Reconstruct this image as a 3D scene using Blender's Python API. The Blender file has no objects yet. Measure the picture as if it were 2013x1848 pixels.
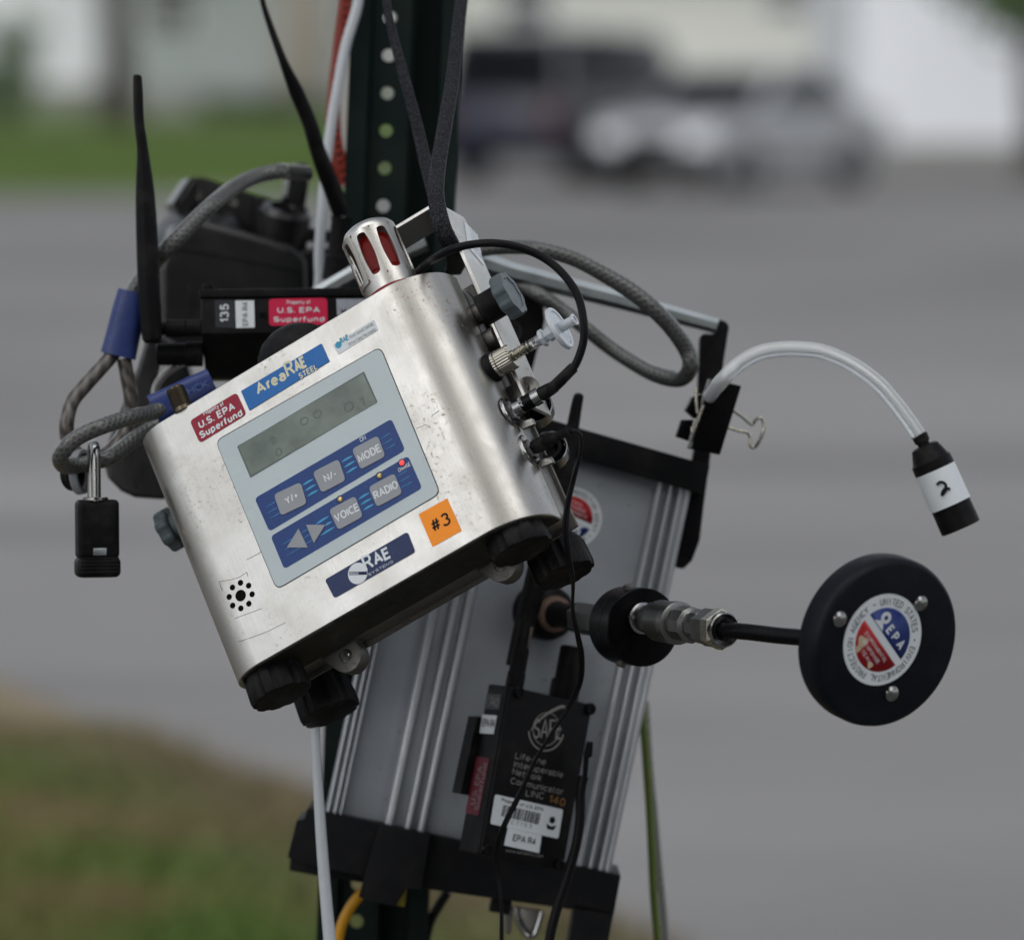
import bpy, bmesh, math, random
from mathutils import Vector, Matrix, noise
random.seed(7)
R = math.radians
sc = bpy.context.scene
# ---------------------------------------------------------------- camera
F, CX, CY, PITCH, EYE = 8172.0, 1006.5, 924.0, 5.55, 1.5
cp, sp = math.cos(R(PITCH)), math.sin(R(PITCH))
CAM = Vector((0, 0, EYE))
CR = Matrix(((1, 0, 0), (0, sp, -cp), (0, cp, sp)))      # columns: right, up, back
cam_d = bpy.data.cameras.new('camera'); cam = bpy.data.objects.new('camera', cam_d)
sc.collection.objects.link(cam); sc.camera = cam
M4 = CR.to_4x4(); M4.translation = CAM; cam.matrix_world = M4
cam_d.sensor_width = 36; cam_d.lens = F / 2013 * 36
cam_d.clip_start = .05; cam_d.clip_end = 2000
cam_d.dof.use_dof = True; cam_d.dof.focus_distance = 3.015; cam_d.dof.aperture_fstop = 3.7
# ---------------------------------------------------------------- light
w = bpy.data.worlds.new('World'); sc.world = w; w.use_nodes = True
nt = w.node_tree; nt.nodes.clear()
sky = nt.nodes.new('ShaderNodeTexSky'); sky.sky_type = 'NISHITA'; sky.sun_disc = False
SUN_E, SUN_A = 48, 192           # elevation, compass azimuth of the sun (clockwise from +Y)
sky.sun_elevation = R(SUN_E); sky.sun_rotation = R(SUN_A)
sky.air_density = 1.0; sky.dust_density = 1.2; sky.ozone_density = 1
hs = nt.nodes.new('ShaderNodeHueSaturation'); hs.inputs['Saturation'].default_value = .28
bg = nt.nodes.new('ShaderNodeBackground'); bg.inputs[1].default_value = .094
wo = nt.nodes.new('ShaderNodeOutputWorld')
nt.links.new(sky.outputs[0], hs.inputs['Color']); nt.links.new(hs.outputs[0], bg.inputs[0]); nt.links.new(bg.outputs[0], wo.inputs[0])
sd = bpy.data.lights.new('sun', 'SUN'); sun = bpy.data.objects.new('sun', sd); sc.collection.objects.link(sun)
sd.energy = 1.5; sd.angle = R(85); sd.color = (1, .97, .93)
sv = Vector((math.sin(R(SUN_A)) * math.cos(R(SUN_E)), math.cos(R(SUN_A)) * math.cos(R(SUN_E)), math.sin(R(SUN_E))))
sun.rotation_euler = sv.to_track_quat('Z', 'Y').to_euler()
vs = sc.view_settings; vs.view_transform = 'Standard'; vs.look = 'None'; vs.gamma = 1; vs.use_curve_mapping = False
vs.exposure = 0.84

# ---------------------------------------------------------------- geometry helpers
def W(px, py, d):
    return CAM + CR @ Vector(((px - CX) / F * d, -(py - CY) / F * d, -d))
def D(x, y, z): return (CR @ Vector((x, y, z))).normalized()          # camera-space direction (right, up, back)
def crop(x0, y0, s):                                                  # measurements were read off enlarged crops
    return lambda *p: [((x0 + p[i] * s) / 1.19225, (y0 + p[i + 1] * s) / 1.19225) for i in range(0, len(p), 2)]
K1 = crop(300, 480, .3974); K2 = crop(100, 650, .4058); K3 = crop(700, 450, .34774); K4 = crop(1050, 600, .4329)
K5 = crop(280, 900, .43295); K6 = crop(600, 0, .32468); R1 = crop(1200, 520, .34774); R2 = crop(1600, 700, .39742)
R3 = crop(1200, 1250, .29806); R4 = crop(1800, 1250, .27056); R5 = crop(1050, 1450, .35162); R6 = crop(650, 1550, .42226)
R8 = crop(1100, 1100, .29806); S1 = crop(200, 350, .34774); S2 = crop(0, 0, .49677); S5 = crop(300, 700, .1623)
S6 = crop(700, 1750, .39742); S7 = crop(500, 1050, .24839); S8 = crop(700, 1200, .29806)

def unit3(m):
    x = m.col[0].normalized(); y = (m.col[1] - x * m.col[1].dot(x)).normalized(); z = x.cross(y)
    return Matrix((x, y, z)).transposed()
def roll_axes(deg, yaw=0, pitch=0):                                   # face towards the camera, rolled / turned
    return Matrix.Rotation(R(deg), 3, 'Z') @ Matrix.Rotation(R(yaw), 3, 'Y') @ Matrix.Rotation(R(pitch), 3, 'X')
def pose(xi, di, bi):
    """axes (right, up, out) from the image directions of right, down and back (y down), orthographic"""
    A = Matrix([[v[0] ** 2 for v in (xi, di, bi)], [v[1] ** 2 for v in (xi, di, bi)], [v[0] * v[1] for v in (xi, di, bi)]])
    s = A.inverted() @ Vector((1, 1, 0)); s = [math.sqrt(max(t, 1e-6)) for t in s]
    X = Vector((xi[0] * s[0], -xi[1] * s[0])); Dn = Vector((di[0] * s[1], -di[1] * s[1])); B = Vector((bi[0] * s[2], -bi[1] * s[2]))
    bz = -math.sqrt(max(0, 1 - s[2] ** 2)); xz = -(X.dot(B)) / bz; dz = -(Dn.dot(B)) / bz
    return unit3(Matrix(((X.x, -Dn.x, -B.x), (X.y, -Dn.y, -B.y), (xz, -dz, -bz))))
class Fr:
    def __init__(s, px, py, d, axes):
        s.o = W(px, py, d); s.R = CR @ axes; s.Ri = s.R.inverted()
        s.m = s.R.to_4x4(); s.m.translation = s.o
    def hit(s, p, ax=2, v=0.0):
        d = s.Ri @ (W(p[0], p[1], 1) - CAM); c = s.Ri @ (CAM - s.o)
        return c + d * ((v - c[ax]) / d[ax])
    def loc(s, P): return s.Ri @ (P - s.o)
def frame_at(P, X=None):
    f = Fr.__new__(Fr); f.o = P; f.R = Matrix.Identity(3) if X is None else X; f.Ri = f.R.inverted(); f.m = f.R.to_4x4(); f.m.translation = P; return f

def thing(name, label, cat, fr, group=None):
    o = bpy.data.objects.new(name, None); sc.collection.objects.link(o); o.matrix_world = fr.m
    o.empty_display_size = .02; o['label'] = label; o['category'] = cat
    if group: o['group'] = group
    return o
def put(name, bm, m, parent=None, fr=None, sharp=32, world=False, origin=None):
    """links bm as one mesh; bm is in parent's local space (or world if world=True and then moved into fr)"""
    if world and fr is not None:
        bm.transform(fr.m.inverted())
    if origin is not None: bm.transform(Matrix.Translation(-origin))
    bmesh.ops.recalc_face_normals(bm, faces=bm.faces)
    me = bpy.data.meshes.new(name); bm.to_mesh(me); bm.free()
    for p in me.polygons: p.use_smooth = True
    if sharp is not None: me.set_sharp_from_angle(angle=R(sharp))
    for mm in (m if isinstance(m, (list, tuple)) else [m]): me.materials.append(mm)
    o = bpy.data.objects.new(name, me); sc.collection.objects.link(o)
    if parent: o.parent = parent
    if origin is not None: o.location = origin
    return o
def tag(o, label, cat, group=None, kind=None):
    o['label'] = label; o['category'] = cat
    if group: o['group'] = group
    if kind: o['kind'] = kind
    return o
def bevel(bm, w, seg=2, ang=30):
    es = [e for e in bm.edges if len(e.link_faces) == 2 and e.calc_face_angle(0) > R(ang)]
    if es and w > 0: bmesh.ops.bevel(bm, geom=es, offset=w, segments=seg, profile=.6, affect='EDGES', clamp_overlap=True)
    return bm
def roundpoly(pts, r, n=5):
    pts = [Vector(p[:2]) for p in pts]; out = []; N = len(pts)
    rr = r if isinstance(r, (list, tuple)) else [r] * N
    for i in range(N):
        a, b, c = pts[i - 1], pts[i], pts[(i + 1) % N]
        if rr[i] <= 0: out.append(b); continue
        u = (a - b); v = (c - b); lu, lv = u.length, v.length; u.normalize(); v.normalize()
        h = u.angle(v) / 2
        t = min(rr[i] / math.tan(h), lu * .49, lv * .49)
        p, q = b + u * t, b + v * t
        for k in range(n + 1):
            s = k / n; out.append(p * (1 - s) ** 2 + b * 2 * s * (1 - s) + q * s * s)
    return out
def prism(pts, z0, z1, ax=2, bm=None, bev=0, seg=2):
    """polygon pts (2D, in the two axes other than ax, cyclic order) extruded along axis ax"""
    new = bmesh.new()
    def v3(p, z):
        return {2: (p[0], p[1], z), 1: (p[0], z, p[1]), 0: (z, p[0], p[1])}[ax]
    a = [new.verts.new(v3(p, z0)) for p in pts]; b = [new.verts.new(v3(p, z1)) for p in pts]
    new.faces.new(a); new.faces.new(b[::-1]); n = len(pts)
    for i in range(n): new.faces.new((a[i], b[i], b[(i + 1) % n], a[(i + 1) % n]))
    bmesh.ops.recalc_face_normals(new, faces=new.faces)
    if bev: bevel(new, bev, seg)
    return join(bm, new)
def join(bm, new):
    if bm is None: return new
    me = bpy.data.meshes.new('tmp'); new.to_mesh(me); new.free(); bm.from_mesh(me); bpy.data.meshes.remove(me); return bm
def box(x0, x1, y0, y1, z0, z1, bm=None, bev=0, seg=2):
    return prism([(x0, y0), (x1, y0), (x1, y1), (x0, y1)], z0, z1, 2, bm, bev, seg)
def lathe(P, ax, prof, seg=40, bm=None, lobes=0, amp=0, start=None, caps=True, shape=None):
    """prof: [(t along ax, radius)]; shape(theta) scales the radius"""
    new = bmesh.new(); ax = Vector(ax).normalized(); P = Vector(P)
    s = Vector(start) if start is not None else (Vector((0, 0, 1)) if abs(ax.z) < .9 else Vector((1, 0, 0)))
    e1 = (s - ax * s.dot(ax)).normalized(); e2 = ax.cross(e1); rings = []
    for t, r in prof:
        if r <= 1e-7: rings.append([new.verts.new(P + ax * t)]); continue
        ring = []
        for k in range(seg):
            a = 2 * math.pi * k / seg; q = r * (1 + amp * math.cos(lobes * a)) if lobes else r
            if shape: q = r * shape(a)
            ring.append(new.verts.new(P + ax * t + e1 * q * math.cos(a) + e2 * q * math.sin(a)))
        rings.append(ring)
    for A, B in zip(rings, rings[1:]):
        if len(A) == 1 and len(B) == 1: continue
        if len(A) == 1:
            for k in range(seg): new.faces.new((A[0], B[k], B[(k + 1) % seg]))
        elif len(B) == 1:
            for k in range(seg): new.faces.new((A[k], B[0], A[(k + 1) % seg]))
        else:
            for k in range(seg): new.faces.new((A[k], B[k], B[(k + 1) % seg], A[(k + 1) % seg]))
    if caps:
        if len(rings[0]) > 1: new.faces.new(rings[0])
        if len(rings[-1]) > 1: new.faces.new(rings[-1][::-1])
    return join(bm, new)
def spline(pts, n=8):
    P = [Vector(p) for p in pts]; P = [P[0] * 2 - P[1]] + P + [P[-1] * 2 - P[-2]]; out = []
    for i in range(1, len(P) - 2):
        a, b, c, d = P[i - 1:i + 3]
        for k in range(n):
            t = k / n; out.append(.5 * ((2 * b) + (c - a) * t + (2 * a - 5 * b + 4 * c - d) * t * t + (3 * b - a - 3 * c + d) * t ** 3))
    out.append(P[-2]); return out
def tube(pts, r, seg=14, n=8, flat=None, side=None, bm=None, smooth=True, cap=True, sq=.6):
    """r: radius or list per control point; flat: second radius as factor; side: direction of the wide axis"""
    path = spline(pts, n) if smooth else [Vector(p) for p in pts]
    m = len(path)
    if not isinstance(r, (list, tuple)): rad = [r] * m
    else:
        rad = []
        for i in range(m):
            t = i / (m - 1) * (len(r) - 1); k = min(int(t), len(r) - 2); rad.append(r[k] + (r[k + 1] - r[k]) * (t - k))
    new = bmesh.new(); uv = new.loops.layers.uv.new('UVMap'); rings = []; L = [0.0]
    T = []
    for i in range(m):
        T.append((path[min(i + 1, m - 1)] - path[max(i - 1, 0)]).normalized())
        if i: L.append(L[-1] + (path[i] - path[i - 1]).length)
    e = Vector(side) if side is not None else (Vector((0, 0, 1)) if abs(T[0].z) < .8 else Vector((1, 0, 0)))
    for i in range(m):
        if side is not None: e = Vector(side)
        e = (e - T[i] * e.dot(T[i])).normalized(); f2 = T[i].cross(e); ring = []
        for k in range(seg):
            a = 2 * math.pi * k / seg; ca, sa = math.cos(a), math.sin(a)
            if flat: ca = math.copysign(abs(ca) ** sq, ca); sa = math.copysign(abs(sa) ** sq, sa)
            ring.append(new.verts.new(path[i] + e * rad[i] * ca + f2 * rad[i] * (flat or 1) * sa))
        rings.append(ring)
    for i in range(m - 1):
        for k in range(seg):
            q = (k + 1) % seg
            fc = new.faces.new((rings[i][k], rings[i + 1][k], rings[i + 1][q], rings[i][q]))
            for lp, (u, v) in zip(fc.loops, ((k, i), (k, i + 1), (k + 1, i + 1), (k + 1, i))): lp[uv].uv = (u / seg, L[v] * 100)
    if cap: new.faces.new(rings[0]); new.faces.new(rings[-1][::-1])
    return join(bm, new)
def arc_pts(c, e1, e2, r, a0, a1, n=12):
    return [c + e1 * r * math.cos(R(a0 + (a1 - a0) * i / n)) + e2 * r * math.sin(R(a0 + (a1 - a0) * i / n)) for i in range(n + 1)]
def _a(cx, cy, rx, ry, a0, a1, n=10):
    return [(cx + rx * math.cos(R(a0 + (a1 - a0) * i / n)), cy + ry * math.sin(R(a0 + (a1 - a0) * i / n))) for i in range(n + 1)]
def _el(cx, cy, rx, ry): return _a(cx, cy, rx, ry, 90, 450, 20)
GLYPH = {
 'A': [[(0, 0), (.4, 1), (.8, 0)], [(.14, .33), (.66, .33)]], 'B': [[(.36, .53), (0, .53), (0, 1), (.36, 1)] + _a(.36, .765, .25, .235, 90, -90), [(0, .53), (0, 0), (.38, 0)] + _a(.38, .265, .28, .265, -90, 90)],
 'C': [_a(.38, .5, .38, .5, 48, 312, 16)], 'D': [[(0, 0), (0, 1), (.3, 1)] + _a(.3, .5, .4, .5, 90, -90, 12) + [(0, 0)]], 'E': [[(.6, 1), (0, 1), (0, 0), (.62, 0)], [(0, .53), (.55, .53)]], 'F': [[(.6, 1), (0, 1), (0, 0)], [(0, .52), (.52, .52)]],
 'G': [_a(.38, .5, .38, .5, 48, 318, 16) + [(.74, .45), (.44, .45)]], 'H': [[(0, 0), (0, 1)], [(.66, 0), (.66, 1)], [(0, .53), (.66, .53)]], 'I': [[(0, 0), (0, 1)]], 'K': [[(0, 0), (0, 1)], [(.66, 1), (0, .38)], [(.2, .56), (.68, 0)]],
 'L': [[(0, 1), (0, 0), (.52, 0)]], 'M': [[(0, 0), (0, 1), (.4, .12), (.8, 1), (.8, 0)]], 'N': [[(0, 0), (0, 1), (.66, 0), (.66, 1)]], 'O': [_el(.4, .5, .4, .5)], 'P': [[(0, 0), (0, 1), (.36, 1)] + _a(.36, .735, .26, .265, 90, -90) + [(0, .47)]],
 'R': [[(0, 0), (0, 1), (.38, 1)] + _a(.38, .75, .25, .25, 90, -90) + [(0, .5)], [(.36, .5), (.66, 0)]], 'S': [_a(.33, .745, .29, .255, 22, 270, 12) + _a(.33, .25, .32, .25, 90, -158, 12)], 'T': [[(0, 1), (.68, 1)], [(.34, 1), (.34, 0)]],
 'U': [[(0, 1)] + _a(.33, .33, .33, .33, 180, 360) + [(.66, 1)]], 'V': [[(0, 1), (.36, 0), (.72, 1)]], 'W': [[(0, 1), (.26, 0), (.5, .9), (.74, 0), (1, 1)]], 'X': [[(0, 1), (.66, 0)], [(0, 0), (.66, 1)]], 'Y': [[(0, 1), (.35, .45), (.7, 1)], [(.35, .45), (.35, 0)]], 'Z': [[(0, 1), (.62, 1), (0, 0), (.64, 0)]],
 '0': [_el(.29, .5, .29, .5)], '1': [[(.0, .74), (.22, .98), (.22, 0)]], '2': [_a(.29, .71, .27, .29, 165, -25) + [(.02, 0), (.58, 0)]], '3': [_a(.27, .755, .25, .245, 155, -80), _a(.27, .27, .30, .27, 80, -155)], '4': [[(.44, 0), (.44, 1), (0, .3), (.6, .3)]],
 '5': [[(.52, 1), (.12, 1), (.06, .5)] + _a(.28, .32, .29, .32, 130, -150, 12)], '7': [[(0, 1), (.58, 1), (.2, 0)]], '8': [_el(.29, .76, .23, .24), _el(.29, .27, .29, .27)],
 '#': [[(.16, 0), (.28, 1)], [(.44, 0), (.56, 1)], [(0, .33), (.68, .33)], [(.04, .67), (.72, .67)]], '/': [[(0, -.05), (.34, 1.02)]], '+': [[(.25, .1), (.25, .64)], [(0, .37), (.5, .37)]], '-': [[(0, .36), (.3, .36)]], '.': [[(0, -.06), (0, .1)]], '*': [[(.1, .4), (.3, .6)], [(.1, .6), (.3, .4)]], '\u2022': [[(0, .4), (.16, .4)]],
 'a': [_a(.25, .48, .22, .24, 155, 0) + [(.47, 0)], _a(.25, .21, .24, .21, 40, 330)], 'b': [[(0, 0), (0, 1)], _el(.25, .36, .25, .36)], 'c': [_a(.25, .36, .25, .36, 45, 315)], 'd': [[(.5, 0), (.5, 1)], _el(.25, .36, .25, .36)], 'e': [[(.0, .36), (.5, .38)] + _a(.25, .36, .25, .36, 5, 315, 14)], 'f': [_a(.26, .82, .14, .18, 70, 180, 6) + [(.12, 0)], [(0, .7), (.3, .7)]],
 'g': [_el(.25, .36, .25, .36), [(.5, .72), (.5, -.1)] + _a(.25, -.1, .25, .18, 0, -150, 8)], 'h': [[(0, 0), (0, 1)], _a(.23, .47, .23, .25, 180, 0) + [(.46, 0)]], 'i': [[(0, 0), (0, .72)], [(0, .86), (0, 1)]], 'k': [[(0, 0), (0, 1)], [(.44, .72), (0, .28)], [(.14, .42), (.46, 0)]], 'l': [[(0, 0), (0, 1)]], 'm': [[(0, 0), (0, .72)], _a(.19, .5, .19, .21, 180, 0) + [(.38, 0)], _a(.57, .5, .19, .21, 180, 0) + [(.76, 0)]],
 'n': [[(0, 0), (0, .72)], _a(.23, .47, .23, .25, 180, 0) + [(.46, 0)]], 'o': [_el(.26, .36, .26, .36)], 'p': [[(0, -.28), (0, .72)], _el(.25, .36, .25, .36)], 'r': [[(0, 0), (0, .72)], _a(.2, .46, .2, .25, 180, 75, 6)], 's': [_a(.21, .53, .19, .18, 25, 270, 8) + _a(.21, .18, .21, .18, 90, -155, 8)], 't': [[(.12, .95)] + _a(.26, .15, .14, .15, 180, 290, 6), [(0, .7), (.3, .7)]],
 'u': [[(0, .72)] + _a(.23, .24, .23, .24, 180, 360) + [(.46, .72)], [(.46, .3), (.46, 0)]], 'v': [[(0, .72), (.23, 0), (.46, .72)]], 'w': [[(0, .72), (.18, 0), (.34, .6), (.5, 0), (.68, .72)]], 'y': [[(0, .72), (.25, .05)], [(.48, .72), (.2, -.26), (.02, -.26)]]}
def text_bm(s, L, Rt, nrm, lift=.0002, h=None, bold=0.0, thick=0, stretch=None):
    """lettering drawn with wide strokes: baseline L..Rt in the plane with normal nrm; h = height of a capital in metres"""
    wt = .12 + bold * 2.6; x = 0; items = []
    for ch in s:
        if ch == ' ': x += .34 + wt * .5; continue
        g = GLYPH[ch]; x0_ = min(p[0] for st_ in g for p in st_); wd_ = max(p[0] for st_ in g for p in st_)
        for st_ in g: items.append([(p[0] + x, p[1]) for p in st_])
        x += wd_ + (.13 if ch != 'r' else .03) + wt * .95
    x1 = max(p[0] for st_ in items for p in st_)
    L, Rt, nrm = Vector(L), Vector(Rt), Vector(nrm).normalized(); e1 = Rt - L; W_ = e1.length; e1.normalize(); e2 = nrm.cross(e1)
    if x1 < .3: h = h or W_; k = h; off = (W_ - x1 * h) / 2
    else:
        h = h or W_ / (x1 + wt); hw = wt * h / 2; k = max(1e-6, (W_ - 2 * hw) / x1); off = hw
    hw = wt * h / 2; bm = bmesh.new(); z = 0
    for st_ in items:
        P = [Vector((p[0] * k + off, hw + p[1] * (h - 2 * hw))) for p in st_]
        P = [p for i, p in enumerate(P) if i == 0 or (p - P[i - 1]).length > 1e-9]
        closed = (P[0] - P[-1]).length < 1e-8; n = len(P); A = []; z += 7e-6
        for i in range(n):
            a = P[i - 1] if i else (P[-2] if closed else None); b = P[i + 1] if i < n - 1 else (P[1] if closed else None)
            d1 = (P[i] - a).normalized() if a is not None else None; d2 = (b - P[i]).normalized() if b is not None else None
            d1 = d1 or d2; d2 = d2 or d1; n1 = Vector((-d1.y, d1.x)); n2 = Vector((-d2.y, d2.x)); m_ = n1 + n2
            if m_.length < 1e-4: m_ = n1
            m_.normalize(); sc_ = 1 / max(.45, m_.dot(n1)); A.append((P[i] + m_ * hw * sc_, P[i] - m_ * hw * sc_))
        V = [[bm.verts.new(L + e1 * q.x + e2 * q.y + nrm * (lift + z)) for q in pr] for pr in A]
        for i in range(n - 1): bm.faces.new((V[i][0], V[i][1], V[i + 1][1], V[i + 1][0]))
    return bm

# ---------------------------------------------------------------- materials
def lin(c): c /= 255; return c / 12.92 if c <= .04045 else ((c + .055) / 1.055) ** 2.4
def S(r, g, b): return (lin(r), lin(g), lin(b), 1)
MATS = {}
class N:
    def __init__(s, name):
        s.m = bpy.data.materials.new(name); s.m.use_nodes = True; s.t = s.m.node_tree; s.b = s.t.nodes['Principled BSDF']; MATS[name] = s.m
    def n(s, t, **k):
        x = s.t.nodes.new('ShaderNode' + t)
        for a, v in k.items():
            if a.startswith('i_'): x.inputs[a[2:].replace('_', ' ')].default_value = v
            else: setattr(x, a, v)
        return x
    def l(s, a, b): s.t.links.new(a, b)
    def coord(s, scale=(1, 1, 1), kind='Object'):
        c = s.n('TexCoord'); m = s.n('Mapping'); m.inputs['Scale'].default_value = scale; s.l(c.outputs[kind], m.inputs[0]); return m.outputs[0]
    def noise(s, sc_, det=4, rough=.55, vec=None, mscale=(1, 1, 1), dist=0):
        x = s.n('TexNoise'); x.inputs['Scale'].default_value = sc_; x.inputs['Detail'].default_value = det; x.inputs['Roughness'].default_value = rough
        x.inputs['Distortion'].default_value = dist
        s.l(vec or s.coord(mscale), x.inputs['Vector']); return x.outputs['Fac']
    def ramp(s, f, *st):
        x = s.n('ValToRGB'); el = x.color_ramp.elements
        while len(el) < len(st): el.new(.5)
        for e, (p, c) in zip(el, st):
            e.position = p; e.color = c if len(c) == 4 else (*c, 1)
        s.l(f, x.inputs[0]); return x.outputs[0]
    def vramp(s, f, a, b, va=0, vb=1):
        x = s.n('MapRange'); x.inputs['From Min'].default_value = a; x.inputs['From Max'].default_value = b
        x.inputs['To Min'].default_value = va; x.inputs['To Max'].default_value = vb; s.l(f, x.inputs[0]); return x.outputs[0]
    def mix(s, f, a, b, mode='MIX'):
        x = s.n('Mix', data_type='RGBA', blend_type=mode)
        for i, v in ((0, f), (6, a), (7, b)):
            if hasattr(v, 'links'): s.l(v, x.inputs[i])
            else: x.inputs[i].default_value = v
        return x.outputs[2]
    def bump(s, h, st=.3, dist=.001, prev=None):
        x = s.n('Bump'); x.inputs['Strength'].default_value = st; x.inputs['Distance'].default_value = dist; s.l(h, x.inputs['Height'])
        if prev is not None: s.l(prev, x.inputs['Normal'])
        return x.outputs[0]
    def math(s, op, a, b=0.0):
        x = s.n('Math', operation=op)
        for i, v in ((0, a), (1, b)):
            if hasattr(v, 'links'): s.l(v, x.inputs[i])
            else: x.inputs[i].default_value = v
        return x.outputs[0]
    def set(s, **k):
        for a, v in k.items():
            i = s.b.inputs[a.replace('_', ' ')]
            if hasattr(v, 'links'): s.l(v, i)
            else: i.default_value = v
        return s.m
def simple(name, col, rough=.5, metal=0, var=.12, vs_=60, bump=0, bs=400, dust=0, **k):
    m = N(name); f = m.noise(vs_, 5)
    c = m.mix(f, tuple(x * (1 - var) for x in col[:3]) + (1,), tuple(min(1, x * (1 + var)) for x in col[:3]) + (1,))
    if dust:
        d = m.vramp(m.noise(vs_ * .6, 6, .7), .48, .75, 0, dust); c = m.mix(d, c, S(120, 116, 106))
    rr = m.vramp(m.noise(vs_ * 1.7, 4), .3, .7, max(.02, rough - .07), min(1, rough + .07))
    k.setdefault('Specular_IOR_Level', .12 if max(col[:3]) < .02 and not metal else .3)
    m.set(Base_Color=c, Roughness=rr, Metallic=metal, **k)
    if bump: m.set(Normal=m.bump(m.noise(bs, 3), bump, .0006))
    return m.m

def steel(name, grain=(700, 14, 700), base=.56, rough=.28, dirt=1.0, tint=(1.0, .978, .925)):
    m = N(name); v = m.coord(grain); g = m.noise(6, 3, .6, vec=v); g2 = m.noise(1.6, 4, .6, vec=v)
    c = m.ramp(g2, (.3, (base * .93 * tint[0], base * .93 * tint[1], base * .93 * tint[2])), (.7, tuple(base * 1.06 * t for t in tint)))
    smear = m.noise(22, 5, .6, dist=.6); c = m.mix(m.vramp(smear, .35, .68, 0, .55 * dirt), c, (base * .72, base * .69, base * .62, 1))
    gr = m.noise(420, 4, .7); c = m.mix(m.vramp(gr, .60, .74, 0, .35 * dirt), c, (.16, .14, .11, 1))
    # rust freckles gathered in patches
    patch = m.vramp(m.noise(17, 3), .46, .62); fre = m.vramp(m.noise(300, 5, .75), .56, .66)
    rust = m.math('MULTIPLY', m.math('MULTIPLY', patch, fre), .75 * dirt)
    c = m.mix(rust, c, (.24, .12, .045, 1))
    # fine dark scratches
    sc1 = m.vramp(m.noise(3.0, 2, .5, vec=m.coord((900, 60, 900))), .69, .73, 0, .35 * dirt)
    c = m.mix(sc1, c, (.12, .11, .10, 1))
    rr = m.math('ADD', m.vramp(g, .3, .7, rough - .05, rough + .08), m.math('MULTIPLY', m.vramp(smear, .3, .75, 0, .16), dirt))
    rr = m.math('ADD', rr, m.math('MULTIPLY', rust, .4))
    m.set(Base_Color=c, Roughness=rr, Metallic=m.vramp(rust, 0, .6, 1, .4), Anisotropic=.0)
    n1 = m.bump(g, .10, .0002); n1 = m.bump(m.noise(9, 2), .10, .004, n1)
    m.set(Normal=n1); return m.m
STEEL = steel('brushed_steel'); STEEL2 = steel('worn_steel', (60, 60, 60), .26, .33, .7)
STEELD = steel('dull_steel', (60, 60, 60), .17, .42, 1.2); CHROME = steel('polished_steel', (40, 40, 40), .30, .18, .25, (1, 1, 1))
BRASS = simple('aged_brass', (.12, .102, .072, 1), .36, 1, .2, 200); NICKEL = simple('nickel', (.42, .40, .34, 1), .24, 1, .12, 200)
ALU = N('anodised_aluminium')
_v = ALU.coord((120, 2, 120)); _g = ALU.noise(5, 3, .6, vec=_v)
_c = ALU.ramp(ALU.noise(14, 5), (.3, (.29, .315, .345)), (.75, (.38, .405, .44)))
_c = ALU.mix(ALU.vramp(ALU.noise(150, 4, .7), .64, .72, 0, .7), _c, (.10, .085, .06, 1))
ALU.set(Base_Color=_c, Roughness=ALU.vramp(_g, .3, .7, .42, .56), Metallic=.45, Normal=ALU.bump(_g, .08, .0003)); ALU = ALU.m
ALUB = simple('bright_aluminium', (.42, .46, .475, 1), .36, 1, .08, 30)
BLACK = simple('black_plastic', (.0042, .0042, .0050, 1), .5, 0, .25, 90, .15, 900, .08)
BLACK2 = simple('black_cast_metal', (.0045, .0045, .0056, 1), .44, 0, .2, 60, .3, 700, .06)
BGLOSS = simple('anodised_black', (.0028, .0028, .0035, 1), .3, 0, .2, 60, .05, 300)
RUBBER = simple('black_rubber', (.0050, .0050, .0060, 1), .5, 0, .3, 80, .2, 500, .12)
STRAPM = N('rubber_strap')
_b = STRAPM.noise(5, 4, .6, vec=STRAPM.coord((180, 180, 90)))
STRAPM.set(Base_Color=STRAPM.ramp(_b, (.46, (.004, .004, .006)), (.62, (.040, .042, .050))), Roughness=.45, Specular_IOR_Level=.18, Normal=STRAPM.bump(_b, .8, .002)); STRAPM = STRAPM.m
CABLEB = simple('black_cable', (.006, .006, .007, 1), .38, 0, .15, 90)
GREYP = simple('grey_knob_plastic', (.085, .108, .118, 1), .42, 0, .1, 60, .05, 400, .1)
GREEN = simple('dark_green_paint', (.0055, .0125, .0112, 1), .62, 0, .2, 25, .2, 300, .05)
NAVY = simple('navy_cast_metal', (.0045, .0056, .0095, 1), .45, 0, .25, 60, .35, 260, .03, Specular_IOR_Level=.14)
WHITE = simple('white_label', (.66, .70, .73, 1), .45, 0, .05, 60); INK = simple('black_ink', (.008, .008, .012, 1), .5, 0, .1)
WINK = simple('white_ink', (.66, .70, .73, 1), .5, 0, .04); CREAM = simple('cream_ink', (.66, .63, .45, 1), .5, 0, .05)
SIL = simple('silver_ink', (.24, .235, .22, 1), .5, 0, .1, 300); GOLD = simple('gold_pen', (.22, .105, .022, 1), .5, 0, .2, 300)
FILM = simple('pale_membrane', (.47, .54, .56, 1), .24, 0, .07, 22, .06, 60)
BLUE = simple('membrane_blue', (.005, .038, .175, 1), .25, 0, .16, 30, .08, 70); SKYB = simple('light_blue_ink', (.07, .30, .54, 1), .35, 0, .05)
PLATEB = simple('bright_blue_plate', (.006, .125, .40, 1), .3, 0, .12, 60); PLATEN = simple('navy_plate', (.005, .018, .085, 1), .3, 0, .1, 60)
KEY = simple('grey_key', (.27, .285, .31, 1), .36, 0, .08, 80, .05, 200); RED = simple('crimson_label', (.27, .006, .026, 1), .42, 0, .16, 120)
PINK = simple('pink_label', (.55, .014, .065, 1), .45, 0, .06, 60); ORANGE = simple('orange_label', (.98, .30, .022, 1), .55, 0, .06, 90)
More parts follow.
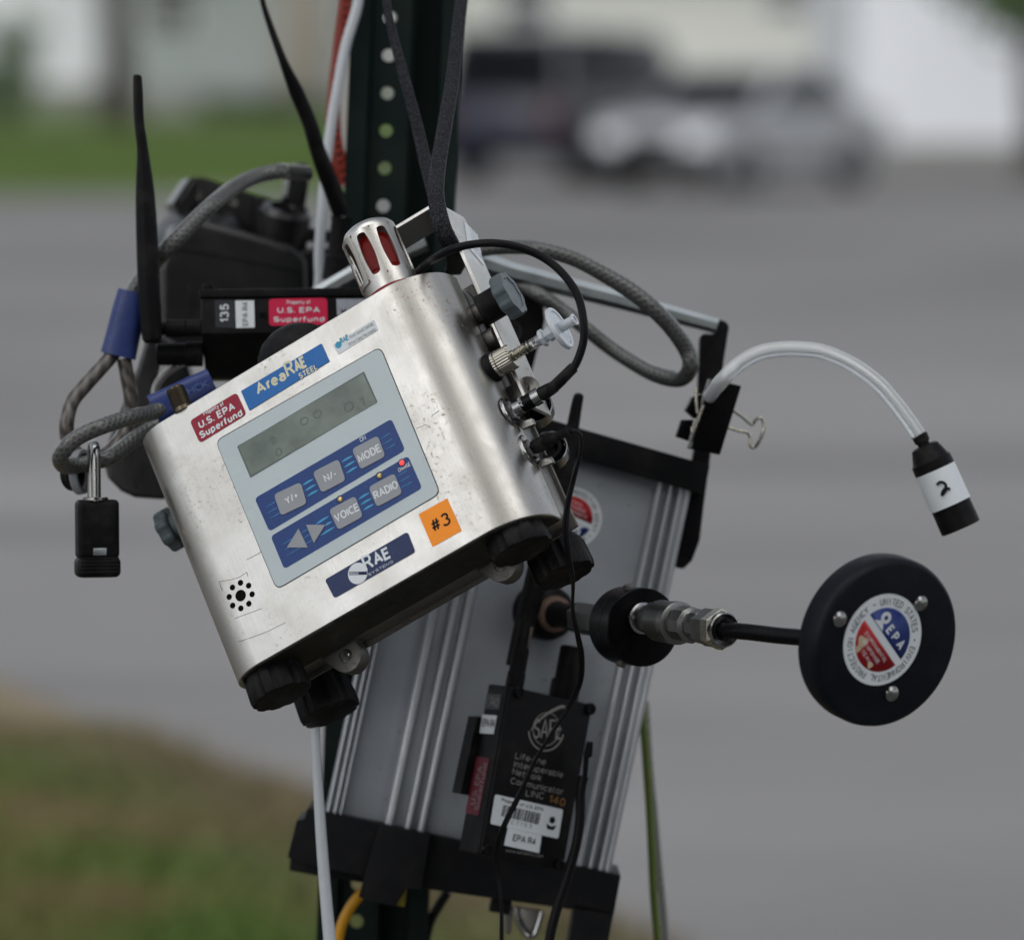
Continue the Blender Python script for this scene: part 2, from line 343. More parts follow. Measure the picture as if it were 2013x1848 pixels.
GREYINK = simple('faded_grey_ink', (.36, .37, .38, 1), .5, 0, .1); MBLUE = simple('faded_blue_ink', (.05, .30, .46, 1), .5, 0, .1)
BLUESL = N('blue_sleeve')
_c = BLUESL.ramp(BLUESL.noise(60, 6, .7), (.3, (.008, .021, .115)), (.7, (.015, .038, .17))); _c = BLUESL.mix(BLUESL.vramp(BLUESL.noise(160, 4), .62, .72, 0, .6), _c, (.03, .035, .06, 1))
BLUESL.set(Base_Color=_c, Roughness=.42, Normal=BLUESL.bump(BLUESL.noise(90, 3), .2, .001)); BLUESL = BLUESL.m
LEDR = N('red_led'); LEDR.set(Base_Color=(.8, .02, .02, 1), Roughness=.2, Emission_Color=(1, .05, .04, 1), Emission_Strength=.9); LEDR = LEDR.m
LEDG = simple('brass_led', (.6, .45, .2, 1), .25, .7, .3, 900)
YEL = simple('yellow_cord', (.55, .26, .004, 1), .4, 0, .08, 60); YELP = simple('yellow_plate', (.20, .15, .008, 1), .5, 0, .1, 60)
OLIVE = simple('green_tube', (.085, .12, .02, 1), .35, 0, .15, 60)
NYLON = simple('milky_tube', (.50, .53, .56, 1), .26, 0, .05, 20, Coat_Weight=.5, Coat_Roughness=.2)
MILK = simple('frosted_plastic', (.60, .64, .69, 1), .25, 0, .03, 60, Transmission_Weight=.12, Subsurface_Weight=.5, Subsurface_Radius=(.01, .01, .01), Subsurface_Scale=.5)
GREYT = simple('ribbed_grey_cap', (.20, .21, .22, 1), .5, 0, .08, 60)
CLOTH = N('white_cloth'); CLOTH.set(Base_Color=(.52, .51, .47, 1), Roughness=.8, Normal=CLOTH.bump(CLOTH.noise(6, 3, vec=CLOTH.coord((200, 200, 30))), .6, .002)); CLOTH = CLOTH.m
def clear(name, col, rough=.05):
    m = N(name); m.set(Base_Color=col, Roughness=rough, Transmission_Weight=1.0, IOR=1.42); return m.m
CLEAR = clear('clear_vinyl', (.93, .96, .96, 1)); CLEAR2 = clear('clear_plastic', (.95, .96, .97, 1), .12)
REDG = N('red_lens'); REDG.set(Specular_IOR_Level=.3, Base_Color=(.13, .0012, .002, 1), Roughness=.12, Transmission_Weight=.35, Emission_Color=(1, .02, .01, 1), Emission_Strength=.02,
    Normal=REDG.bump(REDG.noise(4, 2, vec=REDG.coord((220, 500, 220))), .5, .002)); REDG = REDG.m
def braid(name, c0, c1, turns=5, pitch=1.0, rough=.5, depth=.0012, metal=0, cross=True):
    m = N(name); uv = m.n('UVMap'); sep = m.n('SeparateXYZ'); m.l(uv.outputs[0], sep.inputs[0])
    a = m.math('MULTIPLY', sep.outputs[0], 2 * math.pi * turns); b = m.math('MULTIPLY', sep.outputs[1], 2 * math.pi * pitch)
    s1 = m.math('SINE', m.math('ADD', a, b))
    h = m.math('MAXIMUM', s1, m.math('SINE', m.math('SUBTRACT', a, b))) if cross else s1
    h = m.vramp(h, -1, 1)
    c = m.mix(h, c0, c1); m.b.inputs['Coat Weight'].default_value = .35; c = m.mix(m.vramp(m.noise(70, 5, .7), .5, .75, 0, .5), c, (c0[0] * .6, c0[1] * .5, c0[2] * .4, 1))
    m.set(Base_Color=c, Roughness=rough, Metallic=metal, Normal=m.bump(h, .8, depth)); return m.m
STEELCAB = braid('steel_cable_in_vinyl', (.040, .043, .041, 1), (.088, .092, .086, 1), 6, 1.9, .3, .0006, .0, True)
STEELCAB2 = braid('weathered_steel_cable', (.030, .024, .020, 1), (.085, .072, .062, 1), 3, .7, .36, .0007, .0, False)
ROPE = braid('red_braided_rope', (.006, .0015, .001, 1), (.36, .026, .008, 1), 7, 1.5, .8, .002)
LCD = N('lcd_glass')
_c = LCD.ramp(LCD.noise(30, 3), (.35, (.075, .098, .080)), (.65, (.155, .19, .155)))
LCD.set(Base_Color=_c, Roughness=.14, Coat_Weight=.4, Normal=LCD.bump(LCD.noise(30, 2), .12, .002)); LCD = LCD.m
SEG = simple('lcd_segment', (.098, .122, .100, 1), .3, 0, .15, 300)
exec_setting = True
# ================================================================ SETTING
def ground_mats():
    a = N('asphalt'); n1 = a.noise(1, 5, .55, mscale=(.15, .15, 1), dist=.8); n2 = a.noise(60, 4, .7); crk = a.noise(1.3, 5, .6, mscale=(.15, 1.2, 1))
    c = a.ramp(n1, (.36, (.096, .095, .095)), (.64, (.200, .199, .198))); c = a.mix(a.vramp(n2, .35, .7, 0, .5), c, (.20, .198, .194, 1))
    patch = a.noise(1, 3, .5, mscale=(.22, .5, 1)); c = a.mix(a.vramp(patch, .56, .68, 0, .45), c, (.085, .084, .084, 1))
    sp = a.n('SeparateXYZ'); a.l(a.coord(), sp.inputs[0]); far = a.vramp(a.math('ADD', sp.outputs[1], a.math('MULTIPLY', a.noise(.3, 3), 9)), 24, 36, 0, .50)
    c = a.mix(far, c, (.080, .079, .079, 1)); c = a.mix(a.vramp(crk, .58, .7, 0, .5), c, (.07, .07, .07, 1))
    a.set(Base_Color=c, Roughness=.85, Normal=a.bump(n2, .4, .01))
    v = N('verge_soil'); n1 = v.noise(1.5, 5, .6); c = v.ramp(n1, (.35, (.045, .062, .016)), (.5, (.075, .055, .028)), (.68, (.105, .070, .042)))
    v.set(Base_Color=c, Roughness=.95)
    l = N('lawn_green'); n1 = l.noise(.25, 5, .6); c = l.ramp(n1, (.35, (.060, .105, .020)), (.65, (.095, .145, .036)))
    l.set(Base_Color=c, Roughness=.95)
    g = N('grass_blade'); n1 = g.noise(1.7, 5, .6); n2 = g.noise(40, 2)
    c = g.ramp(n1, (.42, (.075, .14, .018)), (.56, (.13, .145, .035)), (.66, (.20, .14, .070)), (.78, (.26, .20, .12)))
    c = g.mix(g.vramp(n2, .4, .7, 0, .4), c, (.10, .14, .03, 1)); g.set(Base_Color=c, Roughness=.8)
    return a.m, v.m, l.m, g.m
ASPH, SOIL, LAWN, BLADE = ground_mats()
def sheet(name, pts, m, kind='structure'):
    bm = bmesh.new(); bm.faces.new([bm.verts.new(p) for p in pts]); bm.normal_update()
    if bm.faces[:][0].normal.z < 0: bmesh.ops.reverse_faces(bm, faces=bm.faces)
    me = bpy.data.meshes.new(name); bm.to_mesh(me); bm.free(); me.materials.append(m)
    o = bpy.data.objects.new(name, me); sc.collection.objects.link(o); o['kind'] = kind; return o
def G(px, py, z=0.0):                       # the ground point seen at a pixel
    d = W(px, py, 1) - CAM; return CAM + d * ((z - CAM.z) / d.z)
sheet('road', [(-500, -400, 0), (500, -400, 0), (500, 600, 0), (-500, 600, 0)], ASPH)
e = [G(-60, 1318), G(200, 1425), G(400, 1510), G(640, 1590), G(940, 1705), G(1200, 1830), G(1500, 2000)]
near = [Vector((p.x, p.y, .004)) for p in e]
sheet('verge', near + [Vector((3.0, 3.2, .004)), Vector((-2.5, 3.2, .004)), Vector((-2.6, 9.0, .004))], SOIL)
SLOPE = (near[4].y - near[0].y) / (near[4].x - near[0].x)
for _m in (BLADE, SOIL):
    _t = _m.node_tree; _b = _t.nodes['Principled BSDF']; _src = _b.inputs['Base Color'].links[0].from_socket
    _tc = _t.nodes.new('ShaderNodeTexCoord'); _sx = _t.nodes.new('ShaderNodeSeparateXYZ'); _t.links.new(_tc.outputs['Object'], _sx.inputs[0])
    _a = _t.nodes.new('ShaderNodeMath'); _a.operation = 'MULTIPLY'; _a.inputs[1].default_value = -SLOPE; _t.links.new(_sx.outputs[0], _a.inputs[0])
    _c = _t.nodes.new('ShaderNodeMath'); _t.links.new(_sx.outputs[1], _c.inputs[0]); _t.links.new(_a.outputs[0], _c.inputs[1])
    _n = _t.nodes.new('ShaderNodeTexNoise'); _n.inputs['Scale'].default_value = 2.2; _n.inputs['Detail'].default_value = 4; _t.links.new(_tc.outputs['Object'], _n.inputs['Vector'])
    _k = near[0].y - SLOPE * near[0].x
    _d = _t.nodes.new('ShaderNodeMath'); _d.operation = 'ADD'; _t.links.new(_c.outputs[0], _d.inputs[0]); _t.links.new(_n.outputs['Fac'], _d.inputs[1])
    _r = _t.nodes.new('ShaderNodeMapRange'); _r.inputs['From Min'].default_value = _k + .5 - 1.5; _r.inputs['From Max'].default_value = _k + .5 - .10; _r.inputs['To Max'].default_value = .92; _t.links.new(_d.outputs[0], _r.inputs[0])
    _x = _t.nodes.new('ShaderNodeMix'); _x.data_type = 'RGBA'; _t.links.new(_r.outputs[0], _x.inputs[0]); _t.links.new(_src, _x.inputs[6]); _x.inputs[7].default_value = (.165, .128, .078, 1)
    _t.links.new(_x.outputs[2], _b.inputs['Base Color'])
def verge_far(x):                           # y of the verge edge at x
    for a, b in zip(near, near[1:]):
        if a.x <= x <= b.x: return a.y + (b.y - a.y) * (x - a.x) / (b.x - a.x)
    return near[0].y if x < near[0].x else near[-1].y
def blades(name, n, spot, hmin, hmax, wd, m, label, cat):
    V = []; Fc = []
    for _ in range(n):
        x, y, z = spot(); a = random.uniform(0, 6.283); h = random.uniform(hmin, hmax); dx, dy = math.cos(a) * wd, math.sin(a) * wd
        lx, ly = random.gauss(0, h * .45), random.gauss(0, h * .45); i = len(V)
        V += [(x - dx, y - dy, z), (x + dx, y + dy, z), (x + lx * .4 + dx * .7, y + ly * .4 + dy * .7, z + h * .6), (x + lx * .4 - dx * .7, y + ly * .4 - dy * .7, z + h * .6), (x + lx, y + ly, z + h)]
        Fc += [(i, i + 1, i + 2, i + 3), (i + 3, i + 2, i + 4)]
    me = bpy.data.meshes.new(name); me.from_pydata(V, [], Fc); me.materials.append(m)
    o = bpy.data.objects.new(name, me); sc.collection.objects.link(o); return tag(o, label, cat, kind='stuff')
def sp1():
    while True:
        x = random.uniform(-1.6, 1.6); y = random.uniform(5.6, 9.2)
        if y < verge_far(x) + random.gauss(-.03, .06): return x, y, .004
blades('grass', 60000, sp1, .02, .075, .0035, BLADE, 'short green and dry brown grass on the near roadside verge', 'grass')
# far lawn rises gently behind the road on the left
bm = bmesh.new(); rows = []
for j, (y, z) in enumerate(((48.3, .004), (55, .10), (62, .28), (72, .52), (90, .7), (140, .9))):
    rows.append([bm.verts.new((x, y + (1.2 * math.sin(x * .7) * .15 if j == 0 else 0), z)) for x in (-80, -40, -20, -12, -8, -5, -3, -1.6)])
for A, B in zip(rows, rows[1:]):
    for k in range(len(A) - 1): bm.faces.new((A[k], A[k + 1], B[k + 1], B[k]))
o = put('lawn', bm, LAWN, sharp=None); o['kind'] = 'structure'
def sp2():
    x = random.uniform(-9, -1.6); y = random.uniform(48.6, 68); return x, y, .004 + max(0, (y - 48.5)) * .021 - .01
blades('lawn_grass', 40000, sp2, .05, .13, .02, LAWN, 'mown green grass of the lawn across the road', 'grass')

# ---- houses across the road
SIDING = N('pale_siding'); _w = SIDING.n('TexWave', wave_type='BANDS', bands_direction='Z'); _w.inputs['Scale'].default_value = 1.6; _w.inputs['Distortion'].default_value = 0
SIDING.l(SIDING.coord(), _w.inputs['Vector'])
SIDING.set(Base_Color=SIDING.mix(SIDING.noise(.8, 4), (.25, .28, .275, 1), (.31, .34, .335, 1)), Roughness=.6, Normal=SIDING.bump(_w.outputs['Fac'], .3, .02)); SIDING = SIDING.m
WSIDING = simple('white_siding', (.62, .64, .67, 1), .6, 0, .04, .8); CREAMS = simple('cream_siding', (.50, .51, .47, 1), .6, 0, .05, .8)
ROOF = simple('roof_shingles', (.07, .068, .066, 1), .85, 0, .3, 3); TRIM = simple('white_trim', (.7, .72, .72, 1), .5); FOUND = simple('foundation_block', (.20, .20, .19, 1), .9, 0, .2, 2)
GLASS = simple('window_glass', (.03, .035, .04, 1), .08, 0, .1, 1); DOORM = simple('tan_door', (.27, .245, .21, 1), .5)
def house(name, label, x0, x1, y, z, hh, depth, wall, wins, gable=True):
    fr = frame_at(Vector(((x0 + x1) / 2, y, z))); t = thing(name, label, 'house', fr); h = (x1 - x0) / 2
    put('wall', box(-h, h, 0, depth, .4, hh), wall, t); put('foundation', box(-h - .02, h + .02, -.02, depth, -.8, .4), FOUND, t)
    rf = put('roof', prism([(-.6, hh), (depth / 2, hh + 2.2), (depth + .6, hh), (depth + .6, hh + .2), (depth / 2, hh + 2.45), (-.6, hh + .2)], -h - .5, h + .5, ax=0), ROOF, t)
    for (a, b, c, d, mt) in wins:
        f = put('door' if mt is DOORM else 'window', box(a, b, -.06, -.003, c, d, bev=.01), mt if mt is DOORM else TRIM, t)
        if mt is not DOORM:
            for k in range(2):
                m_ = (c + d) / 2; put('pane', box(a + .08, b - .08, -.075, -.062, (c + .06 if k == 0 else m_ + .04), (m_ - .04 if k == 0 else d - .06)), GLASS, f)
    return t
house('house', 'pale grey sided house behind the lawn and tree trunk on the left', -7.5, -2.35, 78, .62, 3.3, 8, SIDING,
      [(-1.95, -1.0, 1.5, 2.9, GLASS), (.55, 1.45, .42, 2.5, DOORM), (1.75, 2.35, 1.4, 2.6, GLASS)])
house('house', 'cream green house just showing above the parked dark vehicle', -1.9, 6.6, 74, .0, 3.4, 8, CREAMS,
      [(-2.6, -1.6, 2.2, 3.1, GLASS), (2.1, 2.9, 2.4, 3.1, GLASS)])
house('house', 'bright white sided building on the right beyond the parked cars', 4.95, 8.2, 60, 0, 3.6, 9, WSIDING, [(-1.0, .3, 2.7, 3.3, GLASS)])
house('house', 'small white sided garage at the far left edge behind the shrub', -14, -8.2, 84, .7, 3.2, 6, WSIDING, [])

# ---- trees and shrubs
BARK = N('bark'); BARK.set(Base_Color=BARK.ramp(BARK.noise(5, 5, vec=BARK.coord((3, 3, .5))), (.3, (.018, .015, .011)), (.7, (.045, .037, .028))), Roughness=.9, Normal=BARK.bump(BARK.noise(8, 5, vec=BARK.coord((3, 3, .4))), .8, .05)); BARK = BARK.m
LEAF = N('leaf'); LEAF.set(Base_Color=LEAF.ramp(LEAF.noise(1.5, 4), (.3, (.020, .045, .010)), (.7, (.055, .10, .022))), Roughness=.7); LEAF = LEAF.m
def leafcloud(n, cen, rad, s):
    V = []; Fc = []
    cl = [(Vector((random.gauss(0, .5), random.gauss(0, .5), random.gauss(0, .5)))) for _ in range(max(6, n // 60))]
    for i in range(n):
        c = random.choice(cl); p = Vector((c.x + random.gauss(0, .17), c.y + random.gauss(0, .17), c.z + random.gauss(0, .14)))
        p = Vector((cen[0] + p.x * rad[0], cen[1] + p.y * rad[1], cen[2] + p.z * rad[2]))
        a = Vector((random.gauss(0, 1), random.gauss(0, 1), random.gauss(0, 1))).normalized(); b = a.orthogonal().normalized(); k = len(V); q = s * random.uniform(.6, 1.3)
        V += [p - a * q, p + b * q * .5, p + a * q, p - b * q * .5]; Fc.append((k, k + 1, k + 2, k + 3))
    me = bpy.data.meshes.new('crown'); me.from_pydata(V, [], Fc); me.materials.append(LEAF); return me
def tree(x, y, z, r, h, label, leaves=3500, cr=(3, 3, 2)):
    t = thing('tree', label, 'tree', frame_at(Vector((x, y, z))))
    bm = tube([(0, 0, -.3), (.02, 0, h * .3), (-.05, .05, h * .7), (0, 0, h)], [r * 1.35, r, r * .85, r * .6], seg=14)
    for k in range(6):
        a = k * 1.05; z0 = h * (.7 + .05 * k); tube([(0, 0, z0), (math.cos(a) * .9, math.sin(a) * .9, z0 + .7), (math.cos(a) * 1.9, math.sin(a) * 1.9, z0 + 1.5)], [r * .4, r * .25, r * .1], seg=8, bm=bm)
    put('trunk', bm, BARK, t)
    o = bpy.data.objects.new('crown', leafcloud(leaves, (0, 0, h + 1.5), cr, .16)); sc.collection.objects.link(o); o.parent = t
tp = W(229, 225, 70); tree(tp.x, tp.y, .45, .27, 4.2, 'thick brown tree trunk standing on the lawn in front of the house')
tp = W(2030, 345, 55); tree(tp.x, tp.y, 0, .16, 2.2, 'dark leafy tree at the right edge beside the white building', 2500, (1.3, 1.2, 1.6))
def shrub(px, py, d, rad, label, n=1500):
    p = W(px, py, d); t = thing('shrub', label, 'shrub', frame_at(Vector((p.x, p.y, max(0, p.z - rad[2] * .6)))))
    o = bpy.data.objects.new('foliage', leafcloud(n, (0, 0, rad[2]), rad, .07)); sc.collection.objects.link(o); o.parent = t
    put('stem', tube([(0, 0, -.2), (.03, 0, rad[2] * .6), (0, .02, rad[2] * 1.2)], [.05, .03, .01], seg=8), BARK, t)
shrub(5, 185, 66, (.45, .4, .75), 'dark green shrub at the far left edge of the lawn')
for i, (px, s, lb) in enumerate(((430, .5, 'low dark shrub against the house wall, nearest the tree trunk'), (520, .45, 'low dark shrub against the house wall, middle of three'), (610, .5, 'low dark shrub against the house wall, nearest the signpost'))):
    shrub(px, 222, 76.5, (s, .35, .22), lb, 900)

# ---- parked vehicles
def carpaint(name, col, rough=.3): return simple(name, col, rough, .2, .05, 1, Coat_Weight=.6, Coat_Roughness=.08)
TYRE = simple('tyre_rubber', (.015, .015, .016, 1), .8); RIM = simple('wheel_rim', (.35, .35, .37, 1), .35, .9); CGLASS = simple('dark_car_glass', (.006, .007, .010, 1), .1, Specular_IOR_Level=.12)
LAMP = simple('headlight_lens', (.65, .67, .70, 1), .12); TAIL = simple('tail_light_lens', (.055, .006, .008, 1), .2)
def vehicle(name, label, pos, yaw, paint, L, Wd, body, roof, glass, wheels, wr, cat='car', glassmat=None, group='vehicles parked across the road'):
    """body / roof / glass: side outlines in (x, z)"""
    t = thing(name, label, cat, frame_at(Vector(pos), Matrix.Rotation(R(yaw), 3, 'Z')), group)
    h = Wd / 2; put('body', prism(roundpoly(body, .08), -h, h, ax=1, bev=.07, seg=3), paint, t)
    bm = prism(roundpoly(roof, .10), -h * .84, h * .84, ax=1)
    zt = max(p[1] for p in roof); zb = min(p[1] for p in roof)
    for v in bm.verts: v.co.y *= 1.0 + .12 * (zt - v.co.z) / (zt - zb)
    bevel(bm, .04, 2); put('cabin', bm, paint, t)
    for s in (-1, 1):
        for g in glass:
            bm = prism(g, -.006, .006, ax=1)
            for v in bm.verts: v.co.y = s * (h * .84 * (1.0 + .12 * (zt - v.co.z) / (zt - zb)) + .006) + v.co.y
            put('side_window', bm, CGLASS, t)
    ws = sorted(roof, key=lambda p: p[0])
    fr_ = [ws[-1], max([p for p in roof if p[1] > zt - .1], key=lambda p: p[0])]; rr_ = [ws[0], min([p for p in roof if p[1] > zt - .1], key=lambda p: p[0])]
    for nm, (a, b), s in (('windshield', fr_, 1), ('rear_window', rr_, -1)):
        q = [(a[0] + (b[0] - a[0]) * u + s * .012, a[1] + (b[1] - a[1]) * u + .008) for u in (.1, .9)]
        bm = bmesh.new(); vv = []
        for (x, z), wy in ((q[0], h * .86), (q[1], h * .74)):
            for sy in (-1, 1): vv.append(bm.verts.new((x, sy * wy, z)))
        bm.faces.new((vv[0], vv[1], vv[3], vv[2])); bmesh.ops.solidify(bm, geom=bm.faces[:], thickness=.01)
        put(nm, bm, glassmat or CGLASS, t)
    for wx in wheels:
        for s in (-1, 1):
            ty = put('wheel', lathe((wx, s * (h - .2), wr), (0, s, 0), [(0, wr * .7), (0, wr * .97), (.03, wr), (.19, wr), (.22, wr * .95), (.22, wr * .66), (.14, wr * .62)], 28), TYRE, t)
            put('rim', lathe((wx, s * (h - .2), wr), (0, s, 0), [(.12, wr * .63), (.19, wr * .6), (.20, wr * .2), (.215, 0)], 20, lobes=5, amp=.05), RIM, ty)
    xf = max(p[0] for p in body); xr = min(p[0] for p in body); zz = max(p[1] for p in body if p[0] > xf - .3)
    for s in (-1, 1):
        put('headlight', box(xf - .10, xf + .015, s * h * .66 - .17, s * h * .66 + .17, zz - .30, zz - .14, bev=.03), LAMP, t)
        put('tail_light', box(xr - .015, xr + .1, s * h * .8 - .10, s * h * .8 + .10, zz - .28, zz + .02, bev=.03), TAIL, t)
    put('bumper', box(xf - .12, xf + .06, -h * .94, h * .94, .28, .48, bev=.04), BLACK, t)
    put('grille', box(xf - .05, xf + .02, -h * .45, h * .45, zz - .32, zz - .16, bev=.01), BLACK, t)
    return t
DARKP = carpaint('dark_plum_paint', (.018, .019, .032, 1)); SILVERP = carpaint('silver_paint', (.27, .28, .30, 1)); WHITEP = carpaint('white_paint', (.55, .55, .58, 1))
suv_b = [(-2.4, .35), (2.35, .35), (2.4, .75), (2.3, 1.0), (1.1, 1.08), (-2.38, 1.10), (-2.45, .8)]
suv_r = [(-2.33, 1.05), (1.25, 1.05), (.55, 1.78), (-2.1, 1.82)]
suv_g = [[(.95, 1.12), (.42, 1.68), (-.35, 1.70), (-.35, 1.12)], [(-.45, 1.12), (-.45, 1.70), (-1.35, 1.71), (-1.35, 1.12)], [(-1.45, 1.12), (-1.45, 1.71), (-2.0, 1.71), (-2.15, 1.12)]]
vehicle('parked_suv', 'dark plum sport utility vehicle parked directly behind the signpost', (.95, 53.6, .0), 62, DARKP, 4.8, 1.9, suv_b, [(a_, b_ * 1.07 if b_ > 1.2 else b_) for a_, b_ in suv_r], suv_g, (-1.45, 1.45), .38, 'car')
sed_b = [(-2.25, .3), (2.2, .3), (2.3, .6), (2.15, .86), (1.0, .98), (-1.5, 1.02), (-2.25, .95), (-2.33, .6)]
sed_r = [(-1.75, .95), (1.15, .95), (.35, 1.46), (-.85, 1.48)]
sed_g = [[(.85, 1.0), (.28, 1.38), (-.25, 1.40), (-.25, 1.0)], [(-.33, 1.0), (-.33, 1.40), (-.85, 1.40), (-1.4, 1.0)]]
SC = lambda L: [(a_ * .92, b_) for a_, b_ in L]
vehicle('parked_sedan', 'silver sedan parked in front of the white building, right of the dark vehicle', (2.80, 50.6, 0), 236, SILVERP, 3.9, 1.70, SC(sed_b), SC(sed_r), [SC(g) for g in sed_g], (-1.3, 1.3), .33, 'car')
# unseen house and trees added behind the camera to darken surfaces that face it
house('house', 'unseen grey sided house added behind the camera to darken reflections', -3.0, 9.5, -26, 0, 5.5, 8, simple('grey_siding', (.13, .135, .135, 1), .7, 0, .05, .8), [(1.0, 2.2, 1.0, 2.5, GLASS), (-3.6, -2.2, 1.0, 2.5, GLASS)])
tree(11.5, -12, 0, .2, 3.0, 'third unseen leafy tree added behind the camera to darken reflections', 6000, (2.6, 2.6, 2.6))
tree(-1.6, -5.6, 0, .22, 5.6, 'broad unseen leafy tree added behind the camera for a dark band on the steel', 16000, (4.2, 4.0, 3.4))
tree(5.5, -10, 0, .2, 3.0, 'second unseen leafy tree added behind the camera to darken reflections', 7000, (2.6, 2.6, 2.4))

# ================================================================ SIGNPOST
def post():
    fr = Fr(781, 300, 3.34, roll_axes(-2.15, 0)); t = thing('signpost', 'dark green steel channel signpost with a row of holes carrying the instruments', 'post', fr)
    px = 3.34 / F; pitch = 74.2 * px; hr = 13.2 * px
    xh = fr.hit((762, 184), 2, -.012); x0 = xh.x; y0 = xh.y
    bm = bmesh.new(); wbx0, wbx1 = x0 - 31 * px, x0 + 42 * px; zf = -.012; n = 20
    def cell(yc, y_lo, y_hi):
        corners = []
        ring = []
        for k in range(n):
            a = 2 * math.pi * k / n + math.pi / 4; ring.append(bm.verts.new((x0 + hr * math.cos(a), yc + hr * math.sin(a), zf)))
        outer = []
        for k in range(n):
            a = 2 * math.pi * k / n + math.pi / 4; c, s = math.cos(a), math.sin(a); m = max(abs(c), abs(s))
            u, v = c / m, s / m
            outer.append(bm.verts.new((x0 + (u * (wbx1 - x0) if u > 0 else u * (x0 - wbx0)), yc + v * (y_hi - y_lo) / 2, zf)))
        for k in range(n):
            q = (k + 1) % n; bm.faces.new((ring[k], ring[q], outer[q], outer[k]))
    N0, N1 = -24, 7
    for k in range(N0, N1): cell(y0 + k * pitch, y0 + (k - .5) * pitch, y0 + (k + .5) * pitch)
    ylo, yhi = y0 + (N0 - .5) * pitch, y0 + (N1 - .5) * pitch
    def wall(ax_, az, bx, bz):
        a = [bm.verts.new((ax_, ylo, az)), bm.verts.new((bx, ylo, bz)), bm.verts.new((bx, yhi, bz)), bm.verts.new((ax_, yhi, az))]; bm.faces.new(a)
    L, Rr = -101 * px, 118 * px
    wall(L, 0.0, wbx0 - 8 * px, 0.0); wall(wbx0 - 8 * px, 0, wbx0, zf); wall(wbx1, zf, wbx1 + 6 * px, -.030); wall(wbx1 + 6 * px, -.030, Rr - 45 * px, -.030); wall(Rr - 45 * px, -.030, Rr - 38 * px, 0); wall(Rr - 38 * px, 0, Rr, 0)
    bmesh.ops.remove_doubles(bm, verts=bm.verts, dist=1e-5); bmesh.ops.recalc_face_normals(bm, faces=bm.faces)
    bmesh.ops.solidify(bm, geom=bm.faces[:], thickness=.0028)
    put('channel', bm, GREEN, t, sharp=25)
post()

# ================================================================ GAS MONITOR
AX = unit3(Matrix(((.82860951, -.37186542, -.41885369), (.4788408, .85819047, .18583236), (.29025466, -.35442802, .88927438))))
MF = Fr(635.27, 946.8, 3.0, AX)
mon = thing('gas_monitor', 'brushed stainless steel gas monitor box tilted on the signpost with display and blue keypad', 'gas monitor', MF)
XL, XR, YB, YT, RR, ZS = -.130, .1385, -.0973, .1072, .040, -.050
def P2(*pts, z=0.0): return [MF.hit(p, 2, z) for p in pts]
def arcxz(cx, cz, r, a0, a1, n): return [(cx + r * math.cos(R(a0 + (a1 - a0) * i / n)), cz + r * math.sin(R(a0 + (a1 - a0) * i / n))) for i in range(n + 1)]
RL = .030
prof = [(XL, ZS)] + arcxz(XL + RL, -RL, RL, 180, 90, 14) + arcxz(XR - RR, -RR, RR, 90, 0, 18) + [(XR, ZS)]
put('housing', prism(prof, YB, YT, ax=1, bev=.0006, seg=1), STEEL, mon, sharp=28)
put('lid', prism(roundpoly([(XL + .001, YB + .001), (XR - .001, YB + .001), (XR - .001, YT - .001), (XL + .001, YT - .001)], .012), ZS - .0230, ZS - .0022, bev=.001), STEEL2, mon)
put('gasket', prism(roundpoly([(XL + .004, YB + .004), (XR - .0035, YB + .004), (XR - .0035, YT - .004), (XL + .004, YT - .004)], .010), ZS - .0022, ZS + .0002), BRASS, mon)
put('rear_plate', prism([(XL - .003, YB - .003), (XR + .0015, YB - .002), (XR + .0015, YT + .0), (XL - .003, YT + .0)], ZS - .0258, ZS - .0232, bev=.0004, seg=1), STEELD, mon)
put('rear_housing', box(XL + .012, XR - .038, YB + .024, YT - .012, ZS - .088, ZS - .026, bev=.004), STEELD, mon)
put('underside_sheet', prism(roundpoly([(XL + .004, ZS + .0004), (XR - .0005, ZS + .0004), (XR - .0012, -RR), (XR - .012, -.013), (XR - RR, -.0015), (XL + RL, -.0015), (XL + .010, -.010), (XL + .0015, -RL)], .004), YB - .0008, YB - .0003, ax=1), simple('underside_shade', (.030, .030, .022, 1), .5, .6, .4, 60, .2, 300, .05), mon)  # thin added sheet; dark reflection and shade of the underside are in its colour
# membrane keypad panel
def flat(name, pts, m, z0, z1, r=0, parent=mon, frame=MF, zhit=0.0, bev=0):
    q = [frame.hit(p, 2, zhit) for p in pts]; return put(name, prism(roundpoly(q, r), z0, z1, bev=bev, seg=1), m, parent)
put('panel_rim', prism(roundpoly([(p.x, p.y) for p in P2((423.5, 866.5), (748.5, 681), (866.8, 970.5), (544, 1160))], .006), .00005, .0003), simple('dark_panel_edge', (.05, .045, .04, 1), .6), mon)  # thin dark edge showing round the keypad panel
panel = flat('keypad_panel', [(425.5, 868), (748, 683.5), (865, 970), (545, 1158)], FILM, .0001, .0008, .0058)
lcdp = K5(640, 340) + K1(1395, 985) + K1(1475, 1165) + K5(712, 510)
flat('display_bezel', lcdp, simple('display_frame', (.10, .12, .11, 1), .3), .0008, .00092, .0004, panel)
cx_ = sum(p[0] for p in lcdp) / 4; cy_ = sum(p[1] for p in lcdp) / 4
lcdi = [(cx_ + (p[0] - cx_) * .985, cy_ + (p[1] - cy_) * .955) for p in lcdp]
lcd = flat('display', lcdi, LCD, .00092, .00106, .0004, panel)
flat('key_band', K5(735, 620, 1475, 190, 1550, 360, 815, 800), BLUE, .0008, .00095, .0032, panel)
flat('key_band', K5(822, 825, 1565, 390, 1642, 565, 895, 1003), BLUE, .0008, .00095, .0032, panel)
def on(pts, z): return [MF.hit(p, 2, z) for p in pts]
